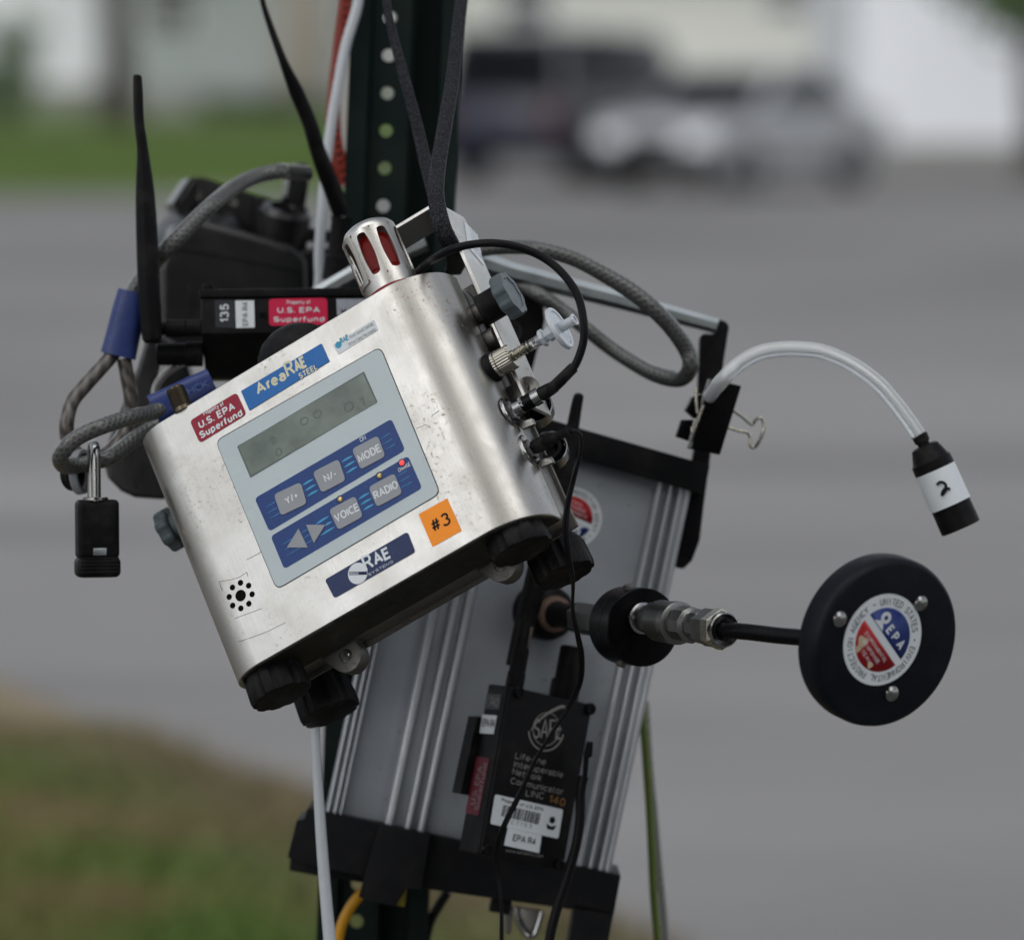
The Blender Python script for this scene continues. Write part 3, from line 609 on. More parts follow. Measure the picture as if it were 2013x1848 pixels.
def mtext(s, pts, z, m, h=None, bold=0.0, parent=mon, name='lettering', **k):
    a, b = on(pts, z); return put(name, text_bm(s, a, b, (0, 0, 1), .00008, h, bold, **k), m, parent, sharp=None)
keys = [('Y/+', K5(840, 600, 985, 533, 1020, 650, 880, 716), K5(907, 655, 972, 612), .0056), ('N/-', K5(1050, 480, 1190, 408, 1230, 525, 1100, 592), K5(1115, 533, 1180, 498), .0056),
        ('MODE', K5(1262, 355, 1403, 281, 1445, 395, 1312, 466), K5(1300, 428, 1422, 362), .0062), ('VOICE', K5(1138, 683, 1280, 608, 1324, 720, 1190, 793), K5(1172, 750, 1304, 682), .0062),
        ('RADIO', K5(1352, 561, 1492, 485, 1537, 595, 1400, 669), K5(1385, 628, 1513, 560), .0062)]
for s, q, tp_, hh in keys:
    k = flat('key', q, KEY, .00095, .0017, .0032, panel, bev=.0002); k['label'] = 'grey key marked ' + s
    mtext(s, tp_, .0017, WINK, hh, .022, k)
flat('arrow_key', S7(812, 765, 900, 942, 703, 942), KEY, .00095, .0016, 0, panel)
flat('arrow_key', S7(885, 728, 1065, 728, 958, 900), KEY, .00095, .0016, 0, panel)
def line(a, b, wd, z, m=None, lens=False):
    A, B = on([a, b], z); d = B - A; n = Vector((-d.y, d.x, 0)).normalized() * wd
    if lens: pts = [A + d * t + n * math.sin(math.pi * t) * s for s, rng in ((1, [i / 10 for i in range(11)]), (-1, [1 - i / 10 for i in range(1, 10)])) for t in rng]
    else: pts = [A + n, B + n, B - n, A - n]
    return prism([(p.x, p.y) for p in pts][::-1], z, z + .00012)
for q in (S7(497, 560, 583, 508), S7(517, 612, 605, 560), S7(540, 664, 627, 612), K5(1412, 300, 1463, 268), K5(1425, 328, 1477, 297), K5(1440, 358, 1492, 325), S7(650, 912, 770, 842), S7(672, 963, 735, 925),
          S7(695, 1014, 830, 935), S7(830, 802, 892, 765), S7(850, 850, 925, 808), S7(872, 905, 945, 862), S7(1735, 270, 1825, 215), S7(1755, 322, 1848, 268), S7(1775, 375, 1872, 320)):
    put('printed_stripe', line(q[0], q[1], .00022, .00095), SKYB, panel, sharp=None)
for q in (S7(835, 358, 950, 290), S7(858, 410, 975, 340), S7(880, 460, 998, 392), S7(1205, 138, 1322, 70), S7(1228, 190, 1342, 120), S7(1250, 242, 1365, 172), S7(962, 725, 1097, 640), S7(1045, 740, 1122, 692),
          S7(1010, 828, 1150, 742), S7(1362, 490, 1477, 420), S7(1385, 540, 1500, 472), S7(1408, 592, 1523, 525)):
    put('printed_stripe', line(q[0], q[1], .0010, .00095, lens=True), SKYB, panel, sharp=None)
mtext('ON', K5(1306, 316, 1337, 299), .00095, WINK, .0036, .0, panel)
mtext('CHARGE', S7(1752, 230, 1866, 166), .00095, WINK, .0031, .0, panel)
for q, m_, nm in ((S7(1197, 485), LEDG, 'indicator_led'), (S7(1568, 263), LEDG, 'indicator_led'), (S7(1780, 140), LEDR, 'charge_led')):
    p = on(q, .001)[0]; put(nm, lathe(p, (0, 0, 1), [(-.0002, .0020), (.0006, .0018), (.0010, .0010), (.0011, 0)], 16), m_, panel)
    put('led_ring', lathe(p, (0, 0, 1), [(-.0001, .0031), (.0002, .0030), (.0003, .0022)], 24), simple('led_ring', (.008, .02, .08, 1), .2), panel)
# faint LCD digits
for s, a, b, h in (('0.0', K5(985, 232), K5(1100, 172), .006), ('0.1', K5(1222, 160), K5(1330, 118), .0075), ('B', K5(828, 330), K5(852, 316), .006), ('0', K5(852, 398), K5(886, 380), .0062), ('L', K5(935, 330), K5(955, 318), .0035)):
    mtext(s, a + b, .00107, SEG, h, .0, lcd, 'display_digits', thick=.00002)
# plates and stickers on the front
pl = flat('name_plate', K1(668, 1100, 1142, 820, 1190, 925, 718, 1215), PLATEB, .0001, .0007, .0006)
mtext('Area', K1(765, 1125, 938, 1030), .0007, CREAM, .0085, .035, pl); mtext('R', K1(942, 1022, 992, 995), .0007, CREAM, .0122, .012, pl)
mtext('AE', K1(992, 992, 1062, 953), .0007, CREAM, .0095, .035, pl); mtext('STEEL', K1(1015, 1030, 1122, 968), .0007, CREAM, .0046, .03, pl)
st = flat('property_sticker', K1(365, 1275, 640, 1108, 700, 1238, 425, 1407), RED, .0001, .0004, .0032); st['label'] = 'dark red property sticker'
mtext('Property of', K1(448, 1245, 568, 1182), .0004, WINK, .0033, .015, st); mtext('U.S. EPA', K1(425, 1322, 636, 1205), .0004, WINK, .0058, .035, st); mtext('Superfund', K1(430, 1382, 680, 1243), .0004, WINK, .0056, .035, st)
st = flat('instruction_sticker', K1(1208, 830, 1450, 678, 1476, 740, 1242, 884), WHITE, .0001, .0004, .0012)
mtext('Read Manual Carefully', K1(1312, 792, 1450, 710), .0004, GREYINK, .0028, 0, st); mtext('Before Using This Monitor', K1(1305, 835, 1465, 742), .0004, GREYINK, .0028, 0, st)
mtext('RAE', K1(1258, 822, 1306, 795), .0004, MBLUE, .0045, .02, st)
p = on(K1(1241, 827), .0004)[0]; put('printed_globe', lathe(p, (0, 0, 1), [(0, .0026), (.0001, .0026)], 24), MBLUE, st)
pl = flat('maker_plate', K5(1113, 1060, 1560, 800, 1602, 910, 1165, 1160), PLATEN, .0001, .0006, .0022)
p = on(K5(1290, 1025), .0006)[0]; gl = put('printed_globe', lathe(p, (0, 0, 1), [(0, .0078), (.0001, .0078)], 40), WINK, pl)
bm = bmesh.new()
for q in (K5(1243, 1018, 1340, 1016), K5(1243, 1025, 1340, 1023), K5(1244, 1032, 1340, 1030)): join(bm, line(q[0], q[1], .00022, .00072))
join(bm, line(*K5(1295, 1024, 1340, 1022), .0010, .00071)); put('printed_lines', bm, PLATEN, gl, sharp=None)
mtext('R', K5(1335, 1016, 1382, 990), .0006, WINK, .0118, .012, pl); mtext('AE', K5(1386, 985, 1475, 938), .0006, WINK, .0092, .03, pl); mtext('SYSTEMS', K5(1350, 1040, 1485, 966), .0006, WINK, .0020, 0, pl)
st = flat('number_sticker', K5(1620, 705, 1775, 619, 1853, 795, 1695, 883), ORANGE, .0001, .0004, .0002)
mtext('#3', K5(1698, 807, 1799, 755), .0004, INK, .0098, .014, st)
c = on(K5(656, 1145), 0)[0]; e_, f_ = on(K5(714, 1123), 0)[0] - c, None
HOLE = simple('dark_hole', (.002, .002, .002, 1), .9)
put('speaker_hole', lathe(c, (0, 0, 1), [(.00005, .0043), (.00015, .0043)], 24), HOLE, mon)
for k in range(8):
    a = R(22.5 + 45 * k); put('speaker_hole', lathe(c + Vector((math.cos(a), math.sin(a), 0)) * .0094, (0, 0, 1), [(.00005, .0022), (.00015, .0022)], 18), HOLE, mon)
# pencilled box round the speaker
bm = bmesh.new()
for q in (K5(538, 1070, 600, 1060), K5(600, 1060, 650, 1045), K5(650, 1045, 690, 1018), K5(538, 1072, 555, 1120), K5(625, 1268, 770, 1215), K5(640, 1395, 720, 1370), K5(720, 1370, 800, 1340), K5(800, 1340, 900, 1290), K5(690, 950, 750, 920), K5(750, 920, 800, 880),
          K5(1690, 172, 1730, 145), K5(1605, 242, 1660, 220), K5(1660, 220, 1680, 232), K5(690, 1018, 695, 1040)):
    join(bm, line(q[0], q[1], .00012, .0001))
put('pencil_marks', bm, simple('pencil', (.13, .115, .10, 1), .6, 0, .2), mon, sharp=None)
# handwriting on the underside
for s, q in (('EPA IF ABO 780', S8(300, 868, 1172, 372)), ('EPA R4', S8(560, 815, 962, 602))):
    a, b = [MF.hit(p, 1, YB - .0008) for p in q]; put('marker_writing', text_bm(s, a, b, (0, -1, 0), .0002, .007, -.015), INK, mon, sharp=None)
# beacon and its slotted guard
gb = MF.hit(K3(560, 640)[0], 1, YT); gt_px = K3(500, 290)[0]
def beacon():
    B0 = MF.hit((766, 556), 1, YT); base = Vector((B0.x, YT, -.0235)); k0 = MF.hit((766, 556), 2, -.0235); base.x = k0.x
    r = .0205; Y = Vector((0, 1, 0)); new = bmesh.new(); n = 72; ns = 8; pit = 2 * math.pi / ns; hc, hh, hw = .0315, .0205, .0175
    cap_w, cap_l = .0049, .0125
    def cyl(u, h): a = u / r; return base + Vector((r * math.cos(a), h, r * math.sin(a)))
    for s_ in range(ns):
        u0 = s_ * pit * r - .0008; prev = None
        for j in range(6):
            row = []
            for k in range(n):
                a = 2 * math.pi * k / n; c, q = math.cos(a), math.sin(a)
                # capsule boundary in direction a (longer along h)
                m = max(abs(c) / (pit * r / 2), abs(q) / hh); ox, oy = c / m, q / m
                cy_ = max(-cap_l, min(cap_l, oy * .62)); t = math.atan2(oy - cy_, ox); ix, iy = cap_w * math.cos(t), cy_ + cap_w * math.sin(t)
                f = j / 5; row.append(new.verts.new(cyl(u0 + ix * (1 - f) + ox * f, hc + iy * (1 - f) + oy * f)))
            if prev:
                for k in range(n): q = (k + 1) % n; new.faces.new((prev[k], prev[q], row[q], row[k]))
            prev = row
    lathe_rows = [(-.004, r), (.0112, r)]
    join(new, lathe(base, Y, lathe_rows, 144, caps=False))
    join(new, lathe(base, Y, [(.0518, r), (.0545, r - .0004), (.0570, r - .0020), (.0588, r - .0048), (.0596, r - .009), (.0598, 0)], 144, caps=False))
    bmesh.ops.recalc_face_normals(new, faces=new.faces); bmesh.ops.solidify(new, geom=new.faces[:], thickness=.0013)
    g = put('beacon_guard', new, STEEL, mon, sharp=40)
    put('beacon_lens', lathe(base, Y, [(0, .0170), (.014, .0170), (.0145, .0158), (.0155, .0170), (.018, .0170), (.0185, .0158), (.0195, .0170), (.040, .0165), (.048, .012), (.050, 0)], 48), REDG, g)
    put('beacon_base', lathe(base, Y, [(-.002, .0222), (.0022, .0220), (.003, .0206)], 48), simple('red_gasket', (.20, .006, .012, 1), .4), g)
beacon()
# GPS style dome, threaded stub
p = MF.hit((588, 700), 1, YT); 
put('antenna_dome', lathe(MF.hit((590, 716), 1, YT) , (0, 1, 0), [(0, .030), (.006, .0305), (.014, .0285), (.021, .0235), (.027, .0150), (.030, .006), (.0305, 0)], 40), BLACK, mon)
p = MF.hit(K1(330, 1215)[0], 1, YT); pr_ = [(-.001, .0072)]
for k in range(9): pr_ += [(.002 + k * .0018, .0072), (.0028 + k * .0018, .0066)]
put('antenna_socket', lathe(p, (0, 1, 0), pr_ + [(.0185, .007), (.0195, .0055), (.0195, 0)], 28), BRASS, mon)
# black feet (lobed knobs) under the box
def foot(q, z):
    p = MF.hit(q, 1, YB); p = Vector((p.x, YB, p.z))
    sh = lambda a: 1 + .035 * (1 if math.cos(10 * a) > -.1 else -1)
    put('rubber_foot', lathe(p, (0, -1, 0), [(-.002, .021), (.003, .0235), (.022, .0245), (.0265, .0235), (.0275, .019), (.0275, 0)], 80, shape=sh), RUBBER, mon, sharp=38)
for (x, z, fy, fh) in ((XL + .0265, -.028, 0, .0205), (XR - .0300, -.030, .004, .0185), (XL + .0230, -.112, .004, .024), (XR - .033, -.108, .004, .022)):
    sh = lambda a: 1 + .03 * (1 if math.cos(10 * a) > -.1 else -1)
    put('rubber_foot', lathe((x, YB + fy, z), (0, -1, 0), [(-.004, .019), (.002, .0218), (fh - .003, .0226), (fh, .0218), (fh + .0008, .018), (fh + .0008, 0)], 80, shape=sh, start=(1, 0, .2)), RUBBER, mon, sharp=38)
# hinge lugs with pins
for q in ((680, 1289), (984, 1110)):
    p = MF.hit(q, 2, -.056); c = Vector((p.x, p.y, 0))
    pts = [(c.x - .021, YB + .004)] + [(c.x + .0125 * math.cos(R(a)), c.y + .0125 * math.sin(R(a))) for a in (215, 240, 265, 290, 315, 340, 5, 30)] + [(c.x + .012, YB + .004)]
    lg = put('hinge_lug', prism(pts, -.070, -.056, bev=.0006), STEELD, mon)
    put('hinge_pin', lathe((c.x, c.y, -.056), (0, 0, 1), [(0, .0052), (.0006, .0052), (.0006, .0042), (.003, .0042), (.0035, .0035), (.0035, 0)], 24), CHROME, lg)
# bail bracket: right arm, crossbar
YA = MF.hit((893, 409), 0, XR + .010).y
xa = XR + .010
za, zb_ = -.062, -.100
q0 = MF.hit(K3(1000, 100)[0], 0, xa); q1 = MF.hit(K3(1150, 690)[0], 0, xa)
za = (q0.z + q1.z) / 2; zb_ = za - .038
print('arm z', q0, q1)
ya = q0.y
xm = MF.hit((745, 480), 1, ya).x; t_ = .003
o_ = [(xm, ya), (xa + t_, ya), (xa + t_, q1.y), (xa + t_, -.01)]; ro = .010
outer = roundpoly([(xm, ya), (xa + t_, ya), (xa + t_, -.01)], [0, ro, 0], 8); inner = roundpoly([(xm, ya - t_), (xa, ya - t_), (xa, -.01)], [0, ro - t_, 0], 8)
arm = put('bracket', prism([tuple(p) for p in outer] + [tuple(p) for p in inner][::-1], zb_, za, bev=.0005, seg=1), STEEL, mon)
lp = [MF.hit(p, 0, xa + .0032) for p in K3(1115, 200, 1205, 290, 1245, 495, 1140, 370)]
lb = put('arm_label', prism([(p.y, p.z) for p in lp], xa + .0031, xa + .0034, ax=0), WHITE, arm)
for i in range(4):
    a, b = [MF.hit(p, 0, xa + .0034) for p in (K3(1150 + i * 14, 245 + i * 6)[0], K3(1192 + i * 12, 425 + i * 6)[0])]
    put('lettering', text_bm(['RAE ID', 'MOD NO', 'SER NO', 'DATE'][i][:6].replace('RAE ID', 'MODEL').replace('MOD NO', 'SERIAL').replace('SER NO', 'POWER'), a, b, (1, 0, 0), .0001, .0022), GREYINK, lb, sharp=None)
# spacers and worn weld at the knob
for yy in (.055, .078):
    put('pivot_boss', lathe((XR - .003, yy, -.060), (1, 0, 0), [(0, .008), (.010, .008)], 24), STEELD, mon)
def knob(P, ax, prm, k=1.0, mcol=GREYP):
    sh = lambda a: 1 + .045 * (max(-.6, min(.6, math.cos(8 * a))) / .6)
    kb = put('knob', lathe(P, ax, [(.0150 * k, .0125 * k), (.0155 * k, .0160 * k), (.017 * k, .0172 * k), (.0245 * k, .0172 * k), (.026 * k, .0164 * k), (.026 * k, .0125 * k), (.0252 * k, .012 * k), (.0252 * k, 0)], 96, shape=sh), mcol, prm)
    put('knob_collar', lathe(P, ax, [(-.001, .0118 * k), (.0155 * k, .0118 * k), (.0165 * k, .010 * k)], 32), RUBBER if k == 1.0 else GREYP, kb)
kp = MF.hit(K3(1250, 795)[0], 0, xa + .003); knob(kp, (1, 0, 0), mon)
kp = MF.hit(K5(215, 655)[0], 0, XL - .001) ; knob(Vector((XL - .001, kp.y, -.062)), (-1, 0, 0), mon, .95)
# inlet: o-rings, knurled nut, barb
ip = MF.hit((965, 725), 0, XR); X = Vector((1, 0, 0))
put('inlet_seal', lathe(ip, X, [(-.002, .0108), (.002, .0112), (.004, .0104)], 32), RUBBER, mon)
nut = put('inlet_nut', lathe(ip, X, [(.0035, .0085), (.0045, .0094), (.0065, .0094), (.007, .0086), (.0078, .0094), (.018, .0094), (.0195, .0088), (.0195, .005)], 96, shape=lambda a: 1 + .02 * math.cos(32 * a)), NICKEL, mon, sharp=20)
pr_ = [(.0195, .0042), (.021, .0042)]
for k in range(4): pr_ += [(.0215 + k * .0030, .0034), (.0240 + k * .0030, .0042)]
put('hose_barb', lathe(ip, X, pr_ + [(.036, .0024)], 24), NICKEL, nut)
# round sockets with caps
for q, c1, nm in (((1003, 811), (1068, 790), 'data'), ((1040, 886), (1097, 873), 'charging')):
    p = MF.hit(q, 0, XR)
    s_ = put('socket', lathe(p, X, [(-.001, .0126), (.0006, .0126), (.0013, .0121), (.0009, .0112), (.0005, .0080)], 48, caps=False), CHROME, mon); s_['label'] = nm + ' socket with chromed flange'
    put('socket_well', lathe(p, X, [(.0002, .0114), (.0004, .0114)], 32), STEELD, s_); put('socket_nut', lathe(p, X, [(.0004, .0082), (.0035, .0078), (.0045, .0062)], 6), CHROME, s_)
    if nm == 'data':
        put('plug', lathe(p, X, [(.004, .0058), (.010, .0058), (.0105, .0054), (.0165, .0054)], 40, shape=lambda a: 1 + .008 * math.cos(30 * a)), CHROME, mon)
        pg = put('plug_body', lathe(p, X, [(.0105, .0058), (.0205, .0058)], 32), BGLOSS, mon)
        a_, b_ = p + Vector((.0125, .0045, .0052)), p + Vector((.0185, .0045, .0052))
        put('plug_ring', lathe(p, X, [(.0202, .0062), (.0262, .0062), (.0266, .0052)], 60, shape=lambda a: 1 + .012 * math.cos(30 * a)), CHROME, mon)
        put('lettering', text_bm('Am', p + X * .0135 + Vector((0, -.0035, .0062)), p + X * .0135 + Vector((0, .0035, .0062)), (0, 0, 1), .0008, .003), WINK, pg, sharp=None)
        DATA = p.copy()
    else: DCP = p.copy()
    cc = MF.hit(c1, 0, XR + .012)
    cup = put('dust_cap', lathe(cc + Vector((-.012, 0, -.012)), Vector((.35, .12, .95)), [(0, .0125), (.001, .0138), (.012, .0138), (.0125, .0130), (.0118, .0120), (.003, .0118), (.0028, 0)], 40), CHROME, mon)
    put('cap_lining', lathe(cc + Vector((-.012, 0, -.012)), Vector((.35, .12, .95)), [(.004, .0116), (.0135, .0095), (.0135, .007), (.006, .005), (.006, 0)], 32), RUBBER, cup)
    put('cap_hinge', prism(roundpoly([(p.x + .001, p.y - .014), (p.x + .012, p.y - .0155), (p.x + .012, p.y - .0105), (p.x + .001, p.y - .008)], .001), p.z - .008, p.z - .004, bev=.0005), STEEL2, cup)
# hook plate behind the upper socket
c_ = MF.hit(K3(1535, 1330)[0], 2, -.058); q = [(XR - .004, c_.y - .012), (XR - .004, c_.y + .009)] + [(c_.x + .0098 * math.cos(R(t)), c_.y + .0098 * math.sin(R(t))) for t in range(100, -100, -20)]
hp = put('hook_plate', prism(q, -.0615, -.058, bev=.0006), STEEL2, mon)
p = MF.hit(K3(1520, 1320)[0], 2, -.058); put('rivet', lathe((p.x, p.y, -.058), (0, 0, 1), [(0, .0042), (.002, .004), (.0025, .003), (.0025, 0)], 20), STEELD, hp)

# -------- syringe filter pushed on the inlet barb
fo = MF.m @ (ip + X * .030); Xw = (MF.R @ X).normalized()
sf = thing('syringe_filter', 'translucent white disc filter plugged on the inlet of the steel monitor', 'filter', frame_at(fo))
put('hose_stub', lathe((0, 0, 0), Xw, [(0, .0040), (.0135, .0040), (.0135, .0028), (0, .0028)], 28, caps=False), CLEAR2, sf)
put('filter_hub', lathe((0, 0, 0), Xw, [(.010, .0032), (.0135, .0036), (.014, .0063), (.0170, .0063), (.0175, .0040), (.0195, .0040), (.0200, .0052), (.0265, .0054), (.0275, .0040)], 40, shape=lambda a: 1 + .05 * math.cos(8 * a)), MILK, sf)
put('filter_disc', lathe((0, 0, 0), Xw, [(.0268, .004), (.0271, .0152), (.0280, .0166), (.0305, .0166), (.0312, .0160), (.0312, .0138), (.0304, .0132), (.0304, .004)], 56), MILK, sf)
put('filter_tip', lathe((0, 0, 0), Xw, [(.0300, .0038), (.0412, .0036), (.0417, .0044), (.0432, .0044), (.0432, .0028), (.038, .0026)], 32), MILK, sf)

# -------- cables on the monitor
def cable(name, label, cat, pts, r, m, group=None, parts=(), **k):
    bm = tube(pts, r, **k); o = put(name, bm, m, origin=Vector(pts[0])); return tag(o, label, cat, group)
d0 = MF.m @ (DATA + X * .0262); cdir = Xw
pts = [d0, d0 + Xw * .010] + [W(*q, d) for q, d in zip([(1098, 752), (1128, 722), (1145, 680), (1148, 640), (1137, 585), (1108, 540), (1070, 508), (1025, 488), (980, 479), (935, 480), (890, 490), (855, 508), (835, 522), (812, 545)],
        (2.955, 2.955, 2.955, 2.955, 2.96, 2.965, 2.97, 2.97, 2.97, 2.975, 2.98, 2.995, 3.03, 3.08))]
sc_ = cable('signal_cable', 'thick black cable arching from the side plug over the top corner of the monitor', 'cable', pts, .0030, CABLEB, n=10)
bm = tube([d0 - Xw * .001, d0 + Xw * .006, d0 + Xw * .013], [.0054, .0050, .0044]); join(bm, tube([d0 + Xw * .011] + pts[1:4], [.0046, .0044, .0043, .0040]))
put('cable_boot', bm, RUBBER, sc_, world=True, fr=frame_at(Vector(pts[0])))
d1 = MF.m @ (DCP + X * .005)
pts = [W(*q, d) for q, d in zip([(1118, 847), (1132, 848), (1141, 862), (1140, 895), (1128, 940), (1117, 985), (1112, 1035), (1117, 1090), (1126, 1140), (1126, 1200), (1136, 1250), (1143, 1290), (1140, 1340), (1118, 1390), (1085, 1440), (1052, 1495), (1022, 1560), (990, 1625), (978, 1665), (978, 1710), (985, 1770), (986, 1860)],
        (2.93, 2.925, 2.925, 2.93, 2.94, 2.94, 2.94, 2.945, 2.96, 3.0, 3.02, 3.04, 3.06, 3.08, 3.09, 3.10, 3.10, 3.10, 3.11, 3.12, 3.12, 3.12))]
pc = thing('power_cable', 'thin twin black power cord hanging from the lower side socket of the monitor', 'cable', frame_at(pts[0]))
sd_ = D(1, 0, 0)
for s in (-1, 1):
    q = []
    for i, p in enumerate(pts): a = i * .55; q.append(p + D(math.cos(a), 0, math.sin(a)) * s * .00115)
    put('wire', tube(q, .00122, seg=10, n=10), CABLEB, pc, world=True, fr=frame_at(pts[0]))
pd = (pts[0] - d1); L_ = pd.length; pd.normalize()
prf = [(0, .0046), (.001, .0053), (.022, .0053), (.023, .0048)]
t_ = .023
while t_ < L_: prf += [(t_, .0046 - (t_ - .023) * .08), (t_ + .0014, .0046 - (t_ - .023) * .08), (t_ + .0015, .0034), (t_ + .0026, .0034)]; t_ += .0027
put('barrel_plug', lathe(d1, pd, prf, 28), BLACK, pc, world=True, fr=frame_at(pts[0]))
put('plug_tip', lathe(d1 - pd * .004, pd, [(0, .0035), (.005, .0038)], 20), NICKEL, pc, world=True, fr=frame_at(pts[0]))

# ================================================================ STRAP, ROPE, TUBES AT THE TOP
top = W(905, -60, 3.05)
st = thing('rubber_strap', 'black rubber strap in a narrow V hanging the steel monitor from the signpost', 'strap', frame_at(top))
fs = frame_at(top); RIGHT = D(1, 0, .25)
a = [W(*q, d) for q, d in zip([(755, -60)] + K6(940, 0, 1000, 300, 1080, 600, 1160, 900, 1230, 1200, 1290, 1420), (3.20, 3.19, 3.18, 3.17, 3.16, 3.14, 3.12))]
put('strap_leg', tube(a, [.0030, .0030, .0036, .0041, .0044, .0048, .0052], flat=.35, side=RIGHT, seg=16), STRAPM, st, world=True, fr=fs)
a = [W(*q, d) for q, d in zip([(918, -60)] + K6(1485, 0, 1450, 300, 1415, 600, 1365, 900, 1315, 1200, 1300, 1420, 1345, 1640, 1420, 1800) + K3(1060, 480, 1040, 540), (3.19, 3.17, 3.15, 3.13, 3.10, 3.07, 3.045, 3.035, 3.045, 3.09, 3.12))]
put('strap_leg', tube(a, [.0050, .0050, .0052, .0056, .0058, .0060, .0062, .0068, .0072, .0070, .0066], flat=.35, side=RIGHT, seg=16), STRAPM, st, world=True, fr=fs)
pts = [W(*q, 3.40) for q in [(684, -60)] + K6(660, 0, 632, 300, 606, 600, 585, 900, 600, 1100, 640, 1340)]
cable('red_rope', 'red and black braided rope hanging along the left edge of the signpost', 'rope', pts, [.0070, .0072, .0084, .0094, .0096, .0090, .0062], ROPE, n=10, flat=.6, side=D(1, 0, 0))
pts = [W(*q, 3.33) for q in [(704, -60)] + K6(735, 30, 650, 330, 590, 640, 545, 900, 505, 1200, 478, 1500, 455, 1848) + [(628, 545), (624, 600)]]
cable('vinyl_tube', 'milky white tube running down left of the signpost behind the black case', 'tube', pts, .0042, NYLON)
pts = [W(*q, 3.37) for q in K6(740, 120, 700, 380, 655, 640, 640, 860, 640, 1020, 665, 1110, 720, 1160)]
cable('cloth_ribbon', 'off white cloth tie hooked behind the left edge of the signpost', 'ribbon', pts, [.002, .0035, .0048, .0035, .0018, .0018, .0022], CLOTH, flat=.25, side=D(1, 0, .3))
pts = [W(*q, d) for q, d in zip(K6(30, -120, 60, 60, 190, 430, 290, 660, 390, 900, 460, 1130, 620, 1540), (3.25, 3.25, 3.25, 3.26, 3.27, 3.28, 3.30))]
an = cable('whip_antenna', 'black whip antenna leaning left at the top, behind the white tube', 'antenna', pts, [.0016, .0022, .0033, .0058, .0060, .0064, .0078], BLACK, n=10)
put('antenna_base', lathe(W(672, 428, 3.3), D(-.12, -1, 0), [(0, .009), (.004, .008), (.030, .008), (.032, .010), (.05, .010)], 24), BLACK, an, world=True, fr=frame_at(Vector(pts[0])))

# ================================================================ BLACK HARD CASE BEHIND (left)
CF = Fr(500, 560, 3.42, roll_axes(-12, 12, 0)); cs = thing('hard_case', 'large black moulded plastic case strapped to the back of the signpost', 'case', CF)
def cp_(name, q, z0, z1, r=.004, bev=.003, m=BLACK, par=None, fr=CF, zh=0.0, seg=3): return put(name, prism(roundpoly([fr.hit(p, 2, zh) for p in q], r), z0, z1, bev=bev, seg=seg), m, par or cs)
SHELL = simple('worn_black_shell', (.0062, .0062, .007, 1), .34, 0, .35, 40, .35, 300, .05, Specular_IOR_Level=.6)
cp_('shell', S1(500, 800, 600, 520, 760, 465, 1380, 640, 1500, 740, 1520, 1300, 500, 1330), -.05, .0, .010, .022, SHELL, seg=5)
cp_('shell_side', S1(1440, 690, 1600, 650, 1760, 680, 1790, 1000, 1480, 1050), -.06, -.012, .008, .010, SHELL)
cp_('lid', S1(640, 360, 765, 180, 850, 178, 1100, 262, 1200, 295, 1440, 355, 1440, 640, 760, 560), -.11, -.055, .004, .004, SHELL)
cp_('lid_rib', S1(690, 345, 775, 210, 800, 215, 720, 365), -.054, -.046, .001, .002, SHELL)
cp_('lid_rib', S1(1205, 330, 1225, 335, 1215, 560, 1195, 560), -.054, -.040, .001, .002, SHELL); cp_('lid_rib', S1(1205, 330, 1440, 380, 1440, 400, 1205, 350), -.054, -.038, .001, .002, SHELL)
cp_('pocket', S1(1228, 360, 1420, 400, 1420, 600, 1215, 570), -.0545, -.052, .001, 0, HOLE)
for q in (S1(560, 640, 1420, 800, 1418, 812, 560, 652), S1(700, 900, 712, 900, 690, 1250, 678, 1250), S1(900, 940, 912, 942, 900, 1270, 888, 1270), S1(1120, 960, 1132, 962, 1125, 1280, 1113, 1280)):
    cp_('moulded_rib', q, -.001, .0022, .0004, .0006, SHELL)
for q in S1(620, 700, 1400, 870, 820, 300, 1060, 350): 
    p = CF.hit(q); put('screw', lathe((p.x, p.y, -.0005 if q[1] > 600 else -.056), (0, 0, 1), [(0, .0040), (.0015, .0038), (.002, .003), (.0012, .0015), (.0012, 0)], 18), STEELD, cs)
cp_('lid_rib', S1(800, 205, 812, 208, 800, 470, 788, 465), -.055, -.050, .0005, .001, SHELL); cp_('lid_rib', S1(950, 235, 962, 238, 955, 500, 943, 498), -.055, -.050, .0005, .001, SHELL)
p = CF.hit(S1(1330, 560)[0], 2, -.03); put('knob', lathe(p, (-.1, 1, .35), [(-.02, .022), (.018, .022), (.022, .019), (.022, .014), (.018, .012), (.018, 0)], 36), SHELL, cs)
p = CF.hit(S1(1345, 400)[0], 2, -.038); put('screw', lathe((p.x, p.y, -.052), (0, 0, 1), [(0, .006), (.004, .005), (.005, 0)], 16), CHROME, cs)
p = CF.hit(S1(610, 480)[0], 2, -.05)
put('round_boss', lathe((p.x + .012, p.y - .012, -.06), (-.80, .52, .22), [(-.05, .045), (-.01, .045), (-.005, .042), (-.003, .036), (.006, .036), (.010, .033), (.012, .028), (.016, .028), (.018, 0)], 48), SHELL, cs)
cp_('latch', S1(1370, 330, 1400, 140, 1440, 95, 1500, 85, 1535, 120, 1520, 280, 1500, 400, 1525, 430, 1520, 640, 1440, 640, 1450, 380), -.045, -.015, .005, .004, SHELL)
cp_('latch', S1(1500, 520, 1640, 540, 1790, 560, 1790, 640, 1500, 620), -.05, -.02, .005, .004, SHELL)
cp_('side_wall', S1(480, 1260, 560, 1255, 470, 1582, 430, 1900, 370, 1900, 400, 1600), -.05, -.02, .01, .006, SHELL)
